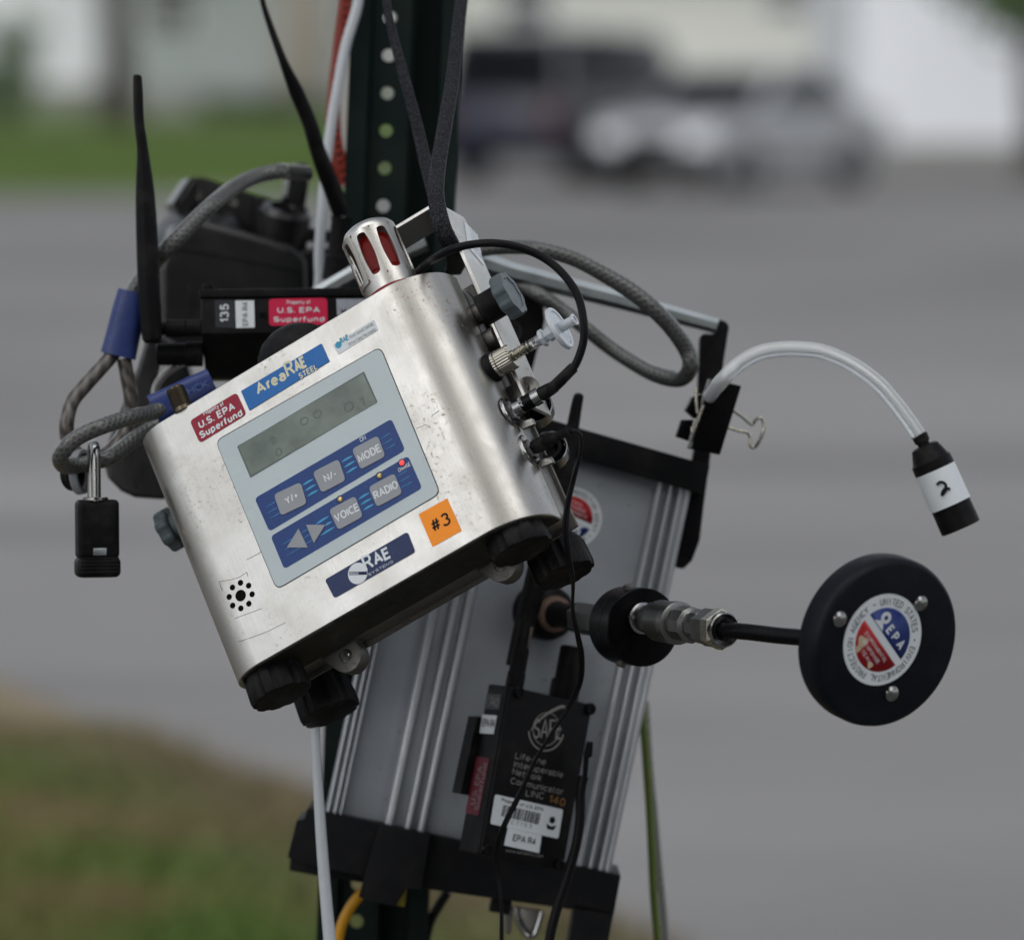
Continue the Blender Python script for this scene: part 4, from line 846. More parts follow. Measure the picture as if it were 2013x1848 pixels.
# rounded lower bulge seen left of the steel box
PF_ = Fr(290, 880, 3.26, roll_axes(0)); bl = thing('pump_housing', 'rounded black plastic housing behind the lower left edge of the steel monitor', 'pump', PF_)
cp_('shell', K2(640, 300, 600, 330, 545, 520, 440, 780, 370, 960, 350, 1060, 375, 1160, 450, 1235, 530, 1272, 700, 1285, 860, 1000, 900, 700, 800, 400), -.045, 0, .006, .016, SHELL, bl, PF_, seg=5)
# ================================================================ RADIO BOX 135
RF = Fr(600, 615, 3.17, roll_axes(.6, 0, -4)); rb = thing('radio_box', 'flat black radio box numbered 135 with a tall antenna, behind the top of the monitor', 'radio', RF)
x0 = RF.hit(S1(778, 960)[0]).x; x1 = RF.hit((880, 600)).x
ly = lambda q: RF.hit(q).y
yt, y1_, y2_, yb = ly(S1(900, 945)[0]), ly(S1(900, 1000)[0]), ly(S1(900, 1242)[0]), ly(S1(900, 1508)[0])
put('lid', box(x0 - .001, x1, y1_, yt, -.07, .0015, bev=.0012), BLACK2, rb)
put('body', prism([(y1_ - .0005, .0), (y2_, .001), (yb + .012, -.030), (yb, -.045), (yb, -.07), (y1_ - .0005, -.07)][::-1], x0, x1, ax=0, bev=.0018), BLACK2, rb)
def rs(name, q, m, r=0, z=.0004, par=None): return put(name, prism(roundpoly([RF.hit(p) for p in q], r), .0006, .0006 + z), m, par or rb)
def rtext(s, q, m, h=None, bold=0, par=None, z=.0011):
    a, b = [RF.hit(p) for p in q]; a.z = b.z = z; return put('lettering', text_bm(s, a, b, (0, 0, 1), .0001, h, bold), m, par or rb, sharp=None)
s_ = rs('number_label', S1(872, 1018, 1005, 1020, 1008, 1205, 878, 1200), simple('charcoal_label', (.030, .032, .038, 1), .4)); rtext('135', S1(968, 1168, 968, 1045), WINK, .0068, .02, s_)
s_ = rs('unit_label', S1(1010, 1022, 1138, 1020, 1142, 1203, 1016, 1206), WHITE); rtext('EPA R4', S1(1098, 1192, 1096, 1032), INK, .0042, .0, s_)
s_ = rs('property_sticker', S1(1237, 1010, 1630, 1003, 1634, 1185, 1240, 1192), PINK, .003); s_['label'] = 'bright pink property sticker'
rtext('Property of', S1(1358, 1047, 1518, 1043), WINK, .0030, .01, s_); rtext('U.S. EPA', S1(1295, 1105, 1582, 1103), WINK, .0043, .03, s_); rtext('Superfund', S1(1268, 1166, 1612, 1164), WINK, .0041, .03, s_)
s_ = rs('torn_label', S1(1692, 1010, 1900, 1010, 1900, 1130, 1697, 1120), simple('grey_paper', (.30, .32, .36, 1), .7, 0, .4, 120)); rtext('M', S1(1728, 1112, 1760, 1108), INK, .004, .03, s_)
p = RF.hit(S1(1197, 1122)[0]); put('screw', lathe((p.x, p.y, .0008), (0, 0, 1), [(0, .0026), (.0004, .0026), (.0004, .0016), (.0001, .0014), (.0001, 0)], 20), BGLOSS, rb)
p = RF.hit(S1(823, 948)[0]); put('button', lathe((p.x, p.y, -.008), (0, 1, 0), [(0, .0044), (.004, .0044), (.0052, .0036), (.0052, 0)], 24), BLACK, rb)
Xn = (-1, 0, 0); p = RF.hit(S1(775, 1200)[0])
ac = put('antenna_joint', lathe((p.x, p.y, -.006), Xn, [(0, .0062), (.011, .0066), (.0115, .0060), (.012, .0068), (.0265, .0068), (.027, .005), (.032, .005)], 32), BLACK, rb)
p = RF.hit(S1(775, 1360)[0]); cap = put('connector_cap', lathe((p.x, p.y, -.022), Xn, [(0, .0098), (.0125, .0098), (.013, .0088), (.0345, .0086), (.0355, .007), (.0355, 0)], 32), BLACK, rb)
# its upright antenna
ap = [(271, 147), (271, 149), (271, 153), (272, 180), (274, 240), (280, 290), (283, 335), (285, 375), (287, 420), (289, 470), (291, 520), (293, 580), (297, 640), (299, 668)]
ar = [3, 6.5, 8.5, 9.5, 9.8, 11, 15, 18.5, 20.5, 21.5, 22, 22, 21, 19]
A3 = [RF.loc(W(x, y, 3.165)) for x, y in ap]
put('whip_antenna', tube(A3, [r_ * 3.165 / F for r_ in ar], seg=24, n=6), BLACK, rb)
put('antenna_hinge', box(A3[-1].x - .0065, A3[-1].x + .0065, A3[-1].y - .002, A3[-1].y + .030, -.006, .0068, bev=.0015), BLACK, rb)

# ================================================================ CABLE LOCK AND PADLOCK
cl = thing('cable_lock', 'vinyl covered steel cable lock with two blue sleeves looped round everything', 'cable lock', frame_at(W(262, 640, 3.2)))
fc_ = frame_at(W(262, 640, 3.2))
def cl_put(nm, pts, r, m=STEELCAB, **k): return put(nm, tube(pts, r, **k), m, cl, world=True, fr=fc_)
cl_put('cable', [W(*q, d) for q, d in zip([(605, 342), (560, 338)] + S1(1310, 150, 1150, 185, 1000, 260, 860, 370, 740, 480, 620, 600, 520, 700, 440, 800, 370, 890, 310, 985), (3.3, 3.28, 3.26, 3.25, 3.23, 3.2, 3.19, 3.18, 3.18, 3.2, 3.2, 3.2, 3.2))], .0062)
def sleeve(a, b, r, d0, d1, side, flat_=.72):
    A, B = W(*a, d0), W(*b, d1); ax_ = (B - A)
    return cl_put('sleeve', [A, A + ax_ * .33, A + ax_ * .66, B], [r * .92, r, r, r * 1.05], BLUESL, flat=flat_, side=side, seg=28, sq=.85)
sl1 = sleeve(K2(525, 85)[0], K2(435, 455)[0], .0132, 3.18, 3.18, D(1, -.25, 0))
sl2 = sleeve(K2(980, 600)[0], K2(640, 765)[0], .0110, 3.135, 3.13, D(.4, 1, 0))
def slt(s, par, q, r, d, m, h=None, up=None):
    A, B = W(*q[0], d), W(*q[1], d); n = D(0, 0, 1); put('lettering', text_bm(s, A, B, n, 0, h, .01), m, par, world=True, fr=fc_, sharp=None)
SLP = simple('sleeve_print', (.07, .11, .25, 1), .5, 0, .2, 200)
slt('HCK', sl2, K2(845, 682, 965, 630), 0, 3.119, SLP, .0058)
slt('- - -', sl1, K2(395, 370, 478, 130), 0, 3.1655, SLP, .0050)
lp1 = [(W(*q, d)) for q, d in zip(K2(410, 440, 340, 520, 250, 620, 170, 720, 140, 830, 145, 930, 190, 1010, 260, 1050, 350, 1030, 430, 960, 480, 880, 505, 790, 510, 700, 490, 580, 470, 470),
      (3.18, 3.17, 3.16, 3.15, 3.14, 3.14, 3.14, 3.14, 3.15, 3.16, 3.17, 3.18, 3.18, 3.18, 3.18))]
cl_put('cable', lp1, .0057, STEELCAB2, n=6)
lp2 = [(W(*q, d)) for q, d in zip(K2(700, 745, 620, 785, 520, 805, 420, 835, 320, 870, 220, 915, 140, 975, 100, 1045, 130, 1090, 210, 1085, 300, 1065, 380, 1045, 450, 1000, 530, 935, 620, 880, 700, 830),
      (3.13, 3.12, 3.10, 3.09, 3.08, 3.08, 3.08, 3.09, 3.11, 3.12, 3.12, 3.12, 3.13, 3.14, 3.15, 3.15))]
cl_put('cable', lp2, .0062, STEELCAB, n=6)
cl_put('cable', [W(*q, d) for q, d in zip([(900, 505), (960, 490)] + R1(60, 170, 200, 190, 400, 245, 600, 345, 800, 465, 950, 585, 1080, 720, 1175, 860, 1205, 960, 1170, 1035, 1100, 1060, 950, 1022, 800, 940, 650, 840, 500, 720, 350, 605, 200, 505, 80, 440) + [(960, 540)],
      (3.2, 3.2, 3.19, 3.18, 3.18, 3.18, 3.18, 3.18, 3.19, 3.2, 3.2, 3.21, 3.22, 3.23, 3.24, 3.25, 3.25, 3.26, 3.26, 3.27, 3.28))], [.0052] * 2 + [.0058] * 4 + [.0066] * 8 + [.0060] * 8, STEELCAB, n=6)
# padlock
pf = Fr(191, 1058, 3.10, roll_axes(.5, 14)); pk = thing('padlock', 'black cased padlock hanging from the cable loop at lower left', 'padlock', pf)
sc1 = 3.10 / F
put('body', box(-41 * sc1, 41 * sc1, -40 * sc1, 76 * sc1, -.011, .011, bev=.0045, seg=4), BLACK, pk)
bm = box(-43 * sc1, 43 * sc1, -77 * sc1, -36 * sc1, -.0125, .0125, bev=.0055, seg=4)
put('rubber_base', bm, RUBBER, pk)
for i in range(5): put('grip_rib', box(-38 * sc1, 38 * sc1, (-68 + i * 7) * sc1, (-65 + i * 7) * sc1, .0122, .0131, bev=.0003, seg=1), RUBBER, pk)
put('keyhole_window', box(-12 * sc1, 14 * sc1, -33 * sc1, -19 * sc1, .0105, .0114, bev=.0003), ALUB, pk)
q = [(.0, 60 * sc1, .0065), (.0, 130 * sc1, .0065), (0, 172 * sc1, .005), (0, 183 * sc1, -.003), (0, 172 * sc1, -.011), (0, 130 * sc1, -.0125), (0, 60 * sc1, -.0125)]
put('shackle', tube([(a - 4 * sc1, b, c) for a, b, c in q], .0037), CHROME, pk)
put('shackle_collar', lathe((-4 * sc1, 75 * sc1, .004), (0, 1, 0), [(0, .0095), (.0018, .0095), (.0022, .008), (.0022, .0045)], 28), CHROME, pk)
rg = thing('plug_cover', 'ribbed grey and black plastic cover dangling beside the padlock shackle', 'cover', frame_at(W(160, 925, 3.13)))
fr_ = frame_at(W(160, 925, 3.13))
bm = lathe(W(158, 928, 3.13), D(.75, .05, .6), [(-.004, .0115), (.006, .0115), (.006, .0095), (-.004, .0095), (-.004, .0115)], 48, caps=False, shape=lambda a: 1 + .015 * math.cos(24 * a))
bm.transform(Matrix.Translation(W(158, 928, 3.13)) @ Matrix.Diagonal((.8, 1, 1.45, 1)) @ Matrix.Translation(-W(158, 928, 3.13)))
put('ring', bm, GREYT, rg, world=True, fr=fr_)
put('cap', lathe(W(152, 932, 3.135), D(.75, .05, .6), [(-.006, .0125), (.001, .0125), (.001, .0)], 32), RUBBER, rg, world=True, fr=fr_)
# steel hoop between cap and sleeve
hp_ = [W(*q, 3.22) for q in S5(390, 1400, 400, 1300, 450, 1200, 560, 1080, 700, 980, 810, 930)]
cable('steel_hoop', 'thin curved steel hoop edge under the radio box', 'bracket', hp_, .0032, CHROME, flat=.5)
bk = Fr(345, 745, 3.24, roll_axes(0)); put_ = prism([bk.hit(p) for p in S5(470, 930, 600, 930, 560, 1050, 420, 1350, 400, 1400, 360, 1430)], -.004, 0)
wb = put('webbing_strap', put_, simple('white_webbing', (.42, .44, .45, 1), .8, 0, .1, 300, .5, 900)); wb.matrix_world = bk.m; tag(wb, 'white webbing strip showing behind the thin steel hoop', 'strap')

# ================================================================ ALUMINIUM INSTRUMENT CASE
AF = Fr(1000, 1300, 3.24, roll_axes(-12.0, 0, 0)); ac_ = thing('instrument_case', 'silver ribbed aluminium instrument case with black end caps tilted below the monitor', 'case', AF)
capy = lambda x: 830 + (x - 275) * .203
lx = lambda x: AF.hit(R6(x, capy(x))[0]).x
xs = {k: lx(k) for k in (265, 275, 290, 300, 310, 328, 338, 345, 357, 368, 595, 605, 640, 648, 698, 706, 742, 752, 770, 778, 816, 826, 1655, 1668, 1695, 1705, 1722, 1748, 1760, 1785, 1852)}
pz = [(265, -.006), (268, 0), (290, 0), (300, -.003), (303, -.003), (310, 0), (328, 0), (333, -.003), (338, -.003), (345, 0), (357, 0), (372, -.006), (590, -.010), (598, .003), (640, .003), (648, -.005), (698, -.005), (706, .002), (742, .002), (748, -.004), (770, -.004), (778, .002), (816, .002), (826, -.004),
      (1648, -.004), (1662, .002), (1692, .002), (1702, -.004), (1716, -.004), (1726, .002), (1750, .002), (1758, -.004), (1768, -.004), (1782, .002), (1846, .002), (1853, -.005)]
ytop = AF.hit((1350, 960)).y; ybot = AF.hit(R6(1000, 990)[0]).y
pf_ = [(lx(x), z) for x, z in pz]; pf_ = pf_ + [(pf_[-1][0], -.07), (pf_[0][0], -.07)]
put('extrusion', prism(pf_, ybot - .004, ytop + .006, ax=1, bev=.0009, seg=2), ALU, ac_, sharp=25)
def af(name, q, z0, z1, r=.001, bev=.001, m=None, par=None, fr=AF): return put(name, prism(roundpoly([fr.hit(p, 2, 0) for p in q], r), z0, z1, bev=bev), m or CAPM, par or ac_)
RIBM = simple('worn_rib_aluminium', (.56, .58, .61, 1), .38, .7, .18, 40, .1, 300, .15)
for xa_, xb_ in ((276, 288), (312, 326), (347, 356), (603, 638), (712, 738), (783, 812), (1666, 1690), (1730, 1748), (1786, 1806), (1822, 1842)):
    a_, b_ = lx(xa_), lx(xb_); zz = .0005 if xa_ < 400 else .0025
    put('rib', prism(roundpoly([(a_, zz - .002), (b_, zz - .002), (b_, zz + .0012), (a_, zz + .0012)], [0, 0, .0011, .0011]), ybot - .003, ytop + .005, ax=1), RIBM, ac_, sharp=40)
CAPM = simple('matt_black_cap', (.0068, .0072, .0085, 1), .6, 0, .15, 50, .2, 900, .05)
af('top_cap', R1(-700, 1000, 210, 1318, 480, 1400, 1330, 1642, 1290, 1840, 700, 1670, -760, 1270), -.074, .010)
af('bottom_cap', R6(170, 808, 1905, 1180, 1865, 1400, 830, 1255, 480, 1183, 230, 1135, 60, 1080, 110, 875, 150, 870), -.074, .010, .0015)
af('cap_lip', R6(62, 1080, 55, 1180, 240, 1215, 480, 1250, 480, 1183, 230, 1135), -.074, -.030)
af('latch_block', R6(572, 887, 850, 952, 800, 1250, 720, 1243, 660, 1345, 500, 1310, 455, 1290, 490, 1170), .0102, .020, .001, .0015)
af('cap_foot', R6(1650, 1330, 1868, 1380, 1800, 1720, 1595, 1690, 1640, 1420), -.074, .010)
af('cap_foot', S6(1140, 905, 1260, 930, 1240, 1010, 1120, 985), -.06, -.02)
af('end_plate', S6(600, 815, 645, 805, 625, 935, 400, 885, 405, 870, 580, 905), .004, .0100, .0, .0003, YELP)
# round agency sticker
STB = simple('sticker_blue', (.012, .030, .16, 1), .4, 0, .1, 60); STR = simple('sticker_red', (.36, .008, .012, 1), .4, 0, .15, 60)
def half(c, r, a0, a1, z, m, par, nm, th=.0002, n=24):
    pts = [(c.x + r * math.cos(R(a0 + (a1 - a0) * i / n)), c.y + r * math.sin(R(a0 + (a1 - a0) * i / n))) for i in range(n + 1)]
    return put(nm, prism(pts, z, z + th), m, par, sharp=None)
def ring_text(s, c, r, a0, a1, z, h, m, par, inward=False):
    bm = bmesh.new(); n = len(s)
    for i, ch in enumerate(s):
        if ch == ' ': continue
        a = R(a0 + (a1 - a0) * (i + .5) / n); p = Vector((c.x + r * math.cos(a), c.y + r * math.sin(a), z)); tdir = Vector((math.sin(a), -math.cos(a), 0)) * (1 if a1 < a0 else -1)
        wd = h * (.62 if ch != 'I' else .18); 
        try: join(bm, text_bm(ch, p - tdir * wd / 2, p + tdir * wd / 2, (0, 0, 1), .0001, h, .0, .00005))
        except Exception: pass
    return put('ring_lettering', bm, m, par, sharp=None)
def agency(c, r, z, par, tilt, name='round_sticker', lab='UNITED STATES * ENVIRONMENTAL PROTECTION AGENCY * '):
    s = put(name, lathe(Vector((c.x, c.y, z)), (0, 0, 1), [(0, r), (.0003, r)], 56), WHITE, par); z += .0003
    ri = r * .70; g = 7
    half(c, ri, tilt + g, tilt + 180 - g, z, STB, s, 'blue_half'); half(c, ri, tilt + 180 + g, tilt + 360 - g, z, STR, s, 'red_half')
    ring_text(lab, c, r * .76, tilt + 150, tilt + 150 - 360, z, r * .15, INK, s)
    ct, st_ = math.cos(R(tilt)), math.sin(R(tilt))
    L = lambda u, v: Vector((c.x + r * (u * ct - v * st_), c.y + r * (u * st_ + v * ct), z + .0002))
    put('lettering', text_bm('E P A', L(-.12, .16), L(.50, .16), (0, 0, 1), .0001, r * .22, .03), WHITE, s, sharp=None)
    join_ = lathe(L(-.34, .34), (0, 0, 1), [(0, r * .13), (.0002, r * .13)], 20); put('flower_emblem', join_, WHITE, s)
    put('flower_centre', lathe(L(-.34, .34) + Vector((0, 0, .0002)), (0, 0, 1), [(0, r * .05), (.0002, r * .05)], 14), STB, s)
    put('emblem_leaf', prism([L(-.52, .10), L(-.16, .10), L(-.28, .20), L(-.34, .26), L(-.40, .20)], z + .0002, z + .0004), WHITE, s)
    for k, (tx, u0, u1) in enumerate((('ENVIRONMENTAL', -.45, .45), ('RESPONSE', -.34, .34), ('TEAM', -.2, .2))):
        put('lettering', text_bm(tx, L(u0, -.26 - k * .15), L(u1, -.26 - k * .15), (0, 0, 1), .0001, r * .085, .0), WHITE, s, sharp=None)
    return s
c = AF.hit(R8(800, 382)[0], 2, .0); agency(c, AF.hit(R8(1050, 382)[0]).x - c.x, -.0038, ac_, 168)
# handle: left and right bars and black swing arm
BARF = frame_at(W(1150, 570, 3.26))
def HB(pts, r_, d):
    bm = tube([AF.loc(W(*q, d_)) for q, d_ in zip(pts, d)], r_, seg=8, smooth=False, side=AF.Ri @ D(0, .92, .38)); put('handle_bar', bm, ALUB, ac_, sharp=20)
HB(R1(-300, 240, 0, 345, 740, 532, 1385, 706), [.0090, .0088, .0076, .0064], (3.27, 3.27, 3.265, 3.26)); HB([(592, 598), (700, 536), (835, 476)], [.0068, .0072, .0078], (3.26, 3.265, 3.27))
af('swing_arm', R1(1392, 650, 1450, 668, 1472, 700, 1440, 900, 1420, 1050, 1355, 1480, 1330, 1700) + R8(1885, 40, 1850, 300, 1820, 560, 1760, 720, 1690, 790, 1600, 770, 1640, 600, 1700, 260) + R1(1240, 1500, 1250, 1380, 1270, 900, 1275, 745, 1385, 757), -.040, -.018, .005, .0025, BLACK2)

# small antenna stub behind the case top and long rod down the case
# ================================================================ SMALL BLACK COMMUNICATOR
LA = pose((.969, .247), (-.179, .984), (-.999, -.035)); LF = Fr(1060, 1540, 3.165, LA)
lc = thing('network_communicator', 'small black communicator box with silver print and white barcode sticker on the aluminium case', 'radio', LF)
qc = [LF.hit(p) for p in R5(425, 440, 968, 580, 768, 1685, 213, 1562)]
print('LINC axes', [[round(v, 3) for v in r_] for r_ in LA], [tuple(round(v, 3) for v in p) for p in qc])
lxm0, lxm1 = (qc[0].x + qc[3].x) / 2, (qc[1].x + qc[2].x) / 2; lym0, lym1 = (qc[2].y + qc[3].y) / 2, (qc[0].y + qc[1].y) / 2
TH = .030
put('body', box(lxm0, lxm1, lym0, lym1, -TH, -.0035, bev=.002, seg=3), BLACK2, lc)
put('face_plate', box(lxm0 + .0006, lxm1 - .0006, lym0 + .0006, lym1 - .0006, -.0032, 0, bev=.0012), BLACK2, lc)
for q in R5(470, 490, 945, 600, 262, 1535, 740, 1640):
    p = LF.hit(q); put('corner_screw', lathe((p.x, p.y, -.001), (0, 0, 1), [(0, .0046), (.003, .0046), (.0035, .004), (.0035, .0025), (.0025, .002), (.0025, 0)], 28), BGLOSS, lc)
def ltext(s, q, m, h=None, bold=0, par=None, z=.0001):
    a, b = [LF.hit(p) for p in q]; a.z = b.z = z; return put('lettering', text_bm(s, a, b, (0, 0, 1), .0001, h, bold), m, par or lc, sharp=None)
ltext('Life\u2022line', R5(445, 930, 648, 975), SIL, .0048); ltext('Interoperable', R5(436, 985, 762, 1060), SIL, .0048); ltext('Network', R5(426, 1035, 618, 1082), SIL, .0048)
ltext('Communicator', R5(413, 1097, 762, 1172), SIL, .0048); ltext('LINC', R5(515, 1180, 634, 1202), SIL, .0050); ltext('140', R5(668, 1222, 775, 1252), GOLD, .0062, .02)
ltext('www.safeenv.com', R5(382, 1550, 630, 1592), SIL, .0026)
s_ = put('barcode_label', prism(roundpoly([LF.hit(p) for p in R5(312, 1168, 765, 1270, 733, 1465, 280, 1365)], .002), .0001, .0005), WHITE, lc)
ltext('Property of U.S. EPA', R5(352, 1215, 630, 1282), INK, .0027, .02, s_, .0006); ltext('C 7 1 5 3', R5(413, 1366, 552, 1393), INK, .0028, .0, s_, .0006)
bm = bmesh.new(); A0, A1 = LF.hit(R5(350, 1312)[0]), LF.hit(R5(597, 1370)[0]); B0 = LF.hit(R5(368, 1238)[0]); up = B0 - A0; dx = A1 - A0; u = 0
random.seed(3)
while u < .98:
    w_ = random.choice((.018, .018, .03, .042)); p0 = A0 + dx * u; p1 = A0 + dx * min(1, u + w_); prism([(p0.x, p0.y), (p1.x, p1.y), (p1.x + up.x, p1.y + up.y), (p0.x + up.x, p0.y + up.y)], .0006, .0007, bm=bm); u += w_ + random.choice((.02, .03))
put('barcode', bm, INK, s_, sharp=None)
p = LF.hit(R5(692, 1340)[0]); em = put('flower_emblem', lathe((p.x, p.y, .0006), (0, 0, 1), [(0, .0027), (.0001, .0027)], 20, lobes=5, amp=.12), INK, s_)
p = LF.hit(R5(684, 1378)[0]); put('emblem_leaf', prism([(p.x - .0048, p.y + .001), (p.x - .003, p.y - .003), (p.x + .003, p.y - .003), (p.x + .0048, p.y + .001), (p.x, p.y - .0005)], .0006, .0007), INK, s_)
s_ = put('unit_label', prism([LF.hit(p) for p in R5(398, 1392, 622, 1442, 605, 1560, 372, 1508)], .0001, .0005), WHITE, lc); ltext('EPA R4', R5(426, 1478, 578, 1508), INK, .0052, .01, s_, .0006)
# globe print
p = LF.hit(R5(655, 735)[0]); gp = bmesh.new()
bm = tube([(p.x + .0125 * math.cos(a / 16 * 6.283), p.y + .0125 * math.sin(a / 16 * 6.283), .0002) for a in range(17)], .00035, seg=6, n=3); put('globe_print', bm, SIL, lc)
bm = tube([LF.hit(q) + Vector((0, 0, .0003)) for q in R5(548, 745, 600, 680, 680, 620, 760, 585, 785, 600)], [.0003, .0006, .0011, .0014, .0003], seg=6); put('swoosh_print', bm, SIL, lc)
ltext('SAFE', R5(563, 795, 758, 805), SIL, .0150, -.01)
bm = tube([(p.x + .0165 * math.cos(R(a)), p.y + .0165 * math.sin(R(a)), .0002) for a in range(195, 356, 10)], .0006, seg=6, n=2); put('ring_print', bm, SIL, lc)
# side face (x = lxm0) labels
def sface(name, q, m, r=0):
    return put(name, prism(roundpoly([(v.y, v.z) for v in [LF.hit(p, 0, lxm0) for p in q]], r), lxm0 - .0005, lxm0 - .0001, ax=0), m, lc)
def stext(s, q, m, h, par):
    a, b = [LF.hit(p, 0, lxm0 - .0006) for p in q]; return put('lettering', text_bm(s, a, b, (-1, 0, 0), .0001, h, .0), m, par, sharp=None)
s_ = sface('number_label', R5(262, 500, 360, 505, 345, 605, 245, 600), simple('charcoal_label2', (.025, .03, .036, 1), .4)); stext('140', R5(275, 575, 332, 590), SIL, .007, s_)
s_ = sface('unit_label', R5(232, 638, 328, 645, 305, 768, 213, 762), WHITE); stext('EPA R4', R5(228, 718, 308, 724), INK, .006, s_)
s_ = sface('property_sticker', R5(192, 918, 280, 930, 205, 1312, 118, 1292), simple('maroon_label', (.10, .005, .014, 1), .5), .002)
MARN = simple('faded_print', (.20, .16, .17, 1), .5)
stext('U.S. EPA', R5(178, 1240, 232, 985), MARN, .0062, s_); stext('Superfund', R5(203, 1280, 265, 965), MARN, .0055, s_)
put('hook_pad', prism([(v.x, v.y) for v in [LF.hit(p, 2, -TH) for p in R5(195, 655, 250, 655, 160, 1180, 85, 1165)]], -TH - .012, -TH - .0005), BLACK, lc)
# connectors on top
Yu = (0, 1, 0)
p = LF.hit(R5(440, 425)[0], 2, -.016); put('antenna_base', lathe((p.x + .001, lym1, -.016), Yu, [(0, .0070), (.012, .0070), (.0125, .0064), (.030, .0066), (.0305, .0060), (.052, .0055)], 28), BLACK, lc)
put('antenna_clip', box(p.x + .001, p.x + .0035, lym1 + .032, lym1 + .048, -.010, -.0085, bev=.0004), STEELD, lc)
p = LF.hit(R5(775, 490)[0], 2, -.016); put('connector_cap', lathe((p.x, lym1, -.016), Yu, [(0, .0115), (.014, .0115), (.015, .0095), (.040, .0092), (.041, .008), (.041, 0)], 28), BLACK, lc)
wa = [LF.loc(W(*q, 3.19)) for q in ((1012, 1310), (1032, 1225), (1058, 1130), (1085, 1025), (1108, 925), (1124, 850), (1134, 795), (1138, 778), (1139, 773))]
put('whip_antenna', tube(wa, [.0072, .0080, .0094, .0092, .0074, .0050, .0043, .0038, .0015], seg=20), BLACK, lc)
# side plug with its own cord
pg = thing('side_cord', 'black cord with a right angle plug down the right side of the communicator', 'cable', frame_at(W(1292, 1460, 3.165)))
fg = frame_at(W(1292, 1460, 3.165))
pts = [W(*q, 3.165) for q in R5(905, 1060, 890, 1150, 880, 1350, 858, 1500, 820, 1620, 785, 1730, 755, 1860)] + [W(1066, 1870, 3.165)] 
put('cord', tube([W(*q, 3.16) for q in R5(905, 1050, 885, 1150, 880, 1330, 860, 1480, 835, 1580) + S6(1580, 780, 1530, 930, 1490, 1080, 1470, 1200)], .0038), CABLEB, pg, world=True, fr=fg)
bm = prism(roundpoly([frame_at(W(1292, 1460, 3.165), CR).hit(p) for p in R5(925, 818, 968, 822, 962, 915, 940, 925, 925, 1085, 895, 1080, 905, 900)], .0008), -.006, .004, bev=.001); bm.transform(CR.to_4x4())
put('plug', bm, BLACK, pg)

# ================================================================ SENSOR CYLINDER, COUPLINGS, DISC
ZN = simple('zinc_fitting', (.20, .20, .195, 1), .36, 1, .22, 150, .1, 200, .1); BRN = simple('brown_washer', (.14, .085, .06, 1), .5, 0, .25, 60)
cA = W(1227, 1229, 3.11); axc = D(.385, -.01, .923); LC = .0345; rc = 77.5 * 3.08 / F
se = thing('sensor_head', 'black round sensor body plugged into the aluminium case by metal couplings, with rod and disc', 'sensor', frame_at(cA)); fse = frame_at(cA)
def sp_(nm, P, ax, prof, seg=48, m=BGLOSS, par=None, **k): return put(nm, lathe(P, ax, prof, seg, **k), m, par or se, world=True, fr=fse)
sp_('drum', cA, axc, [(0, rc - .0008), (.0008, rc), (LC - .014, rc), (LC - .0138, rc - .0003), (LC - .0132, rc - .0003), (LC - .013, rc), (LC - .0008, rc), (LC, rc - .0008), (LC, 0)], 96)
for q in R3(913, 440, 858, 1005):
    p = W(*q, 3.085); od = (p - cA); od -= axc * od.dot(axc); L_ = cA + axc * (LC - .010) + od.normalized() * (rc - .002)
    sp_('set_screw', L_, od.normalized(), [(0, .0035), (.005, .0035), (.0055, .003), (.0055, .0018), (.004, .0016), (.004, 0)], 6 * 4, STEELD)
# rear coupling into the case
r0 = W(1078, 1205, 3.225); rd = (cA - r0).normalized(); Lr = (cA - r0).length
sp_('rubber_boot', r0, rd, [(-.02, .0215), (.0, .0215), (.006, .020), (.010, .015)], 40, RUBBER)
sp_('washer', r0, rd, [(.008, .0145), (.014, .0138), (.015, .010)], 40, BRN)
sp_('rear_coupling', r0, rd, [(.013, .0100), (.015, .0104), (.017, .0085), (.030, .0098), (.045, .0098), (.047, .0112), (.052, .0114), (.056, .0095)], 36, BLACK)
sp_('rear_coupling_nut', r0, rd, [(.052, .0105), (.053, .0122), (Lr - .012, .0122), (Lr - .010, .012), (Lr, .012)], 6, ZN)
# front coupling
f0 = W(1262, 1215, 3.075); f1 = W(1425, 1238, 2.972); fd = (f1 - f0).normalized(); Lf = (f1 - f0).length
hexs = dict(seg=6)
sp_('port_ring', f0, fd, [(-.001, .0115), (.002, .0118), (.003, .010)], 36, CHROME)
sp_('thread', f0, fd, [(.002, .0098), (.016, .0098)], 32, ZN)
sp_('hex_nut', f0, fd, [(.010, .0110), (.012, .0128), (.023, .0128), (.025, .0110)], 6, ZN)
kn = N('knurled_zinc'); uvk = kn.n('TexChecker'); 
kn_h = kn.vramp(kn.noise(900, 1), .4, .6); kn.set(Base_Color=(.16, .16, .155, 1), Metallic=1, Roughness=.38); KNM = kn.m
def knurl(P, ax, t0, t1, r, rows=12, seg=72):
    prof = []; new = bmesh.new(); ax = ax.normalized(); e1 = Vector((0, 0, 1)); e1 = (e1 - ax * e1.dot(ax)).normalized(); e2 = ax.cross(e1); rings = []
    for i in range(rows + 1):
        t = t0 + (t1 - t0) * i / rows; ring = []
        for k in range(seg):
            a = 2 * math.pi * k / seg; q = r + (.00055 if (k + i) % 2 else -.0002); ring.append(new.verts.new(P + ax * t + (e1 * math.cos(a) + e2 * math.sin(a)) * q))
        rings.append(ring)
    for A, B in zip(rings, rings[1:]):
        for k in range(seg): new.faces.new((A[k], B[k], B[(k + 1) % seg], A[(k + 1) % seg]))
    new.faces.new(rings[0]); new.faces.new(rings[-1][::-1]); return new
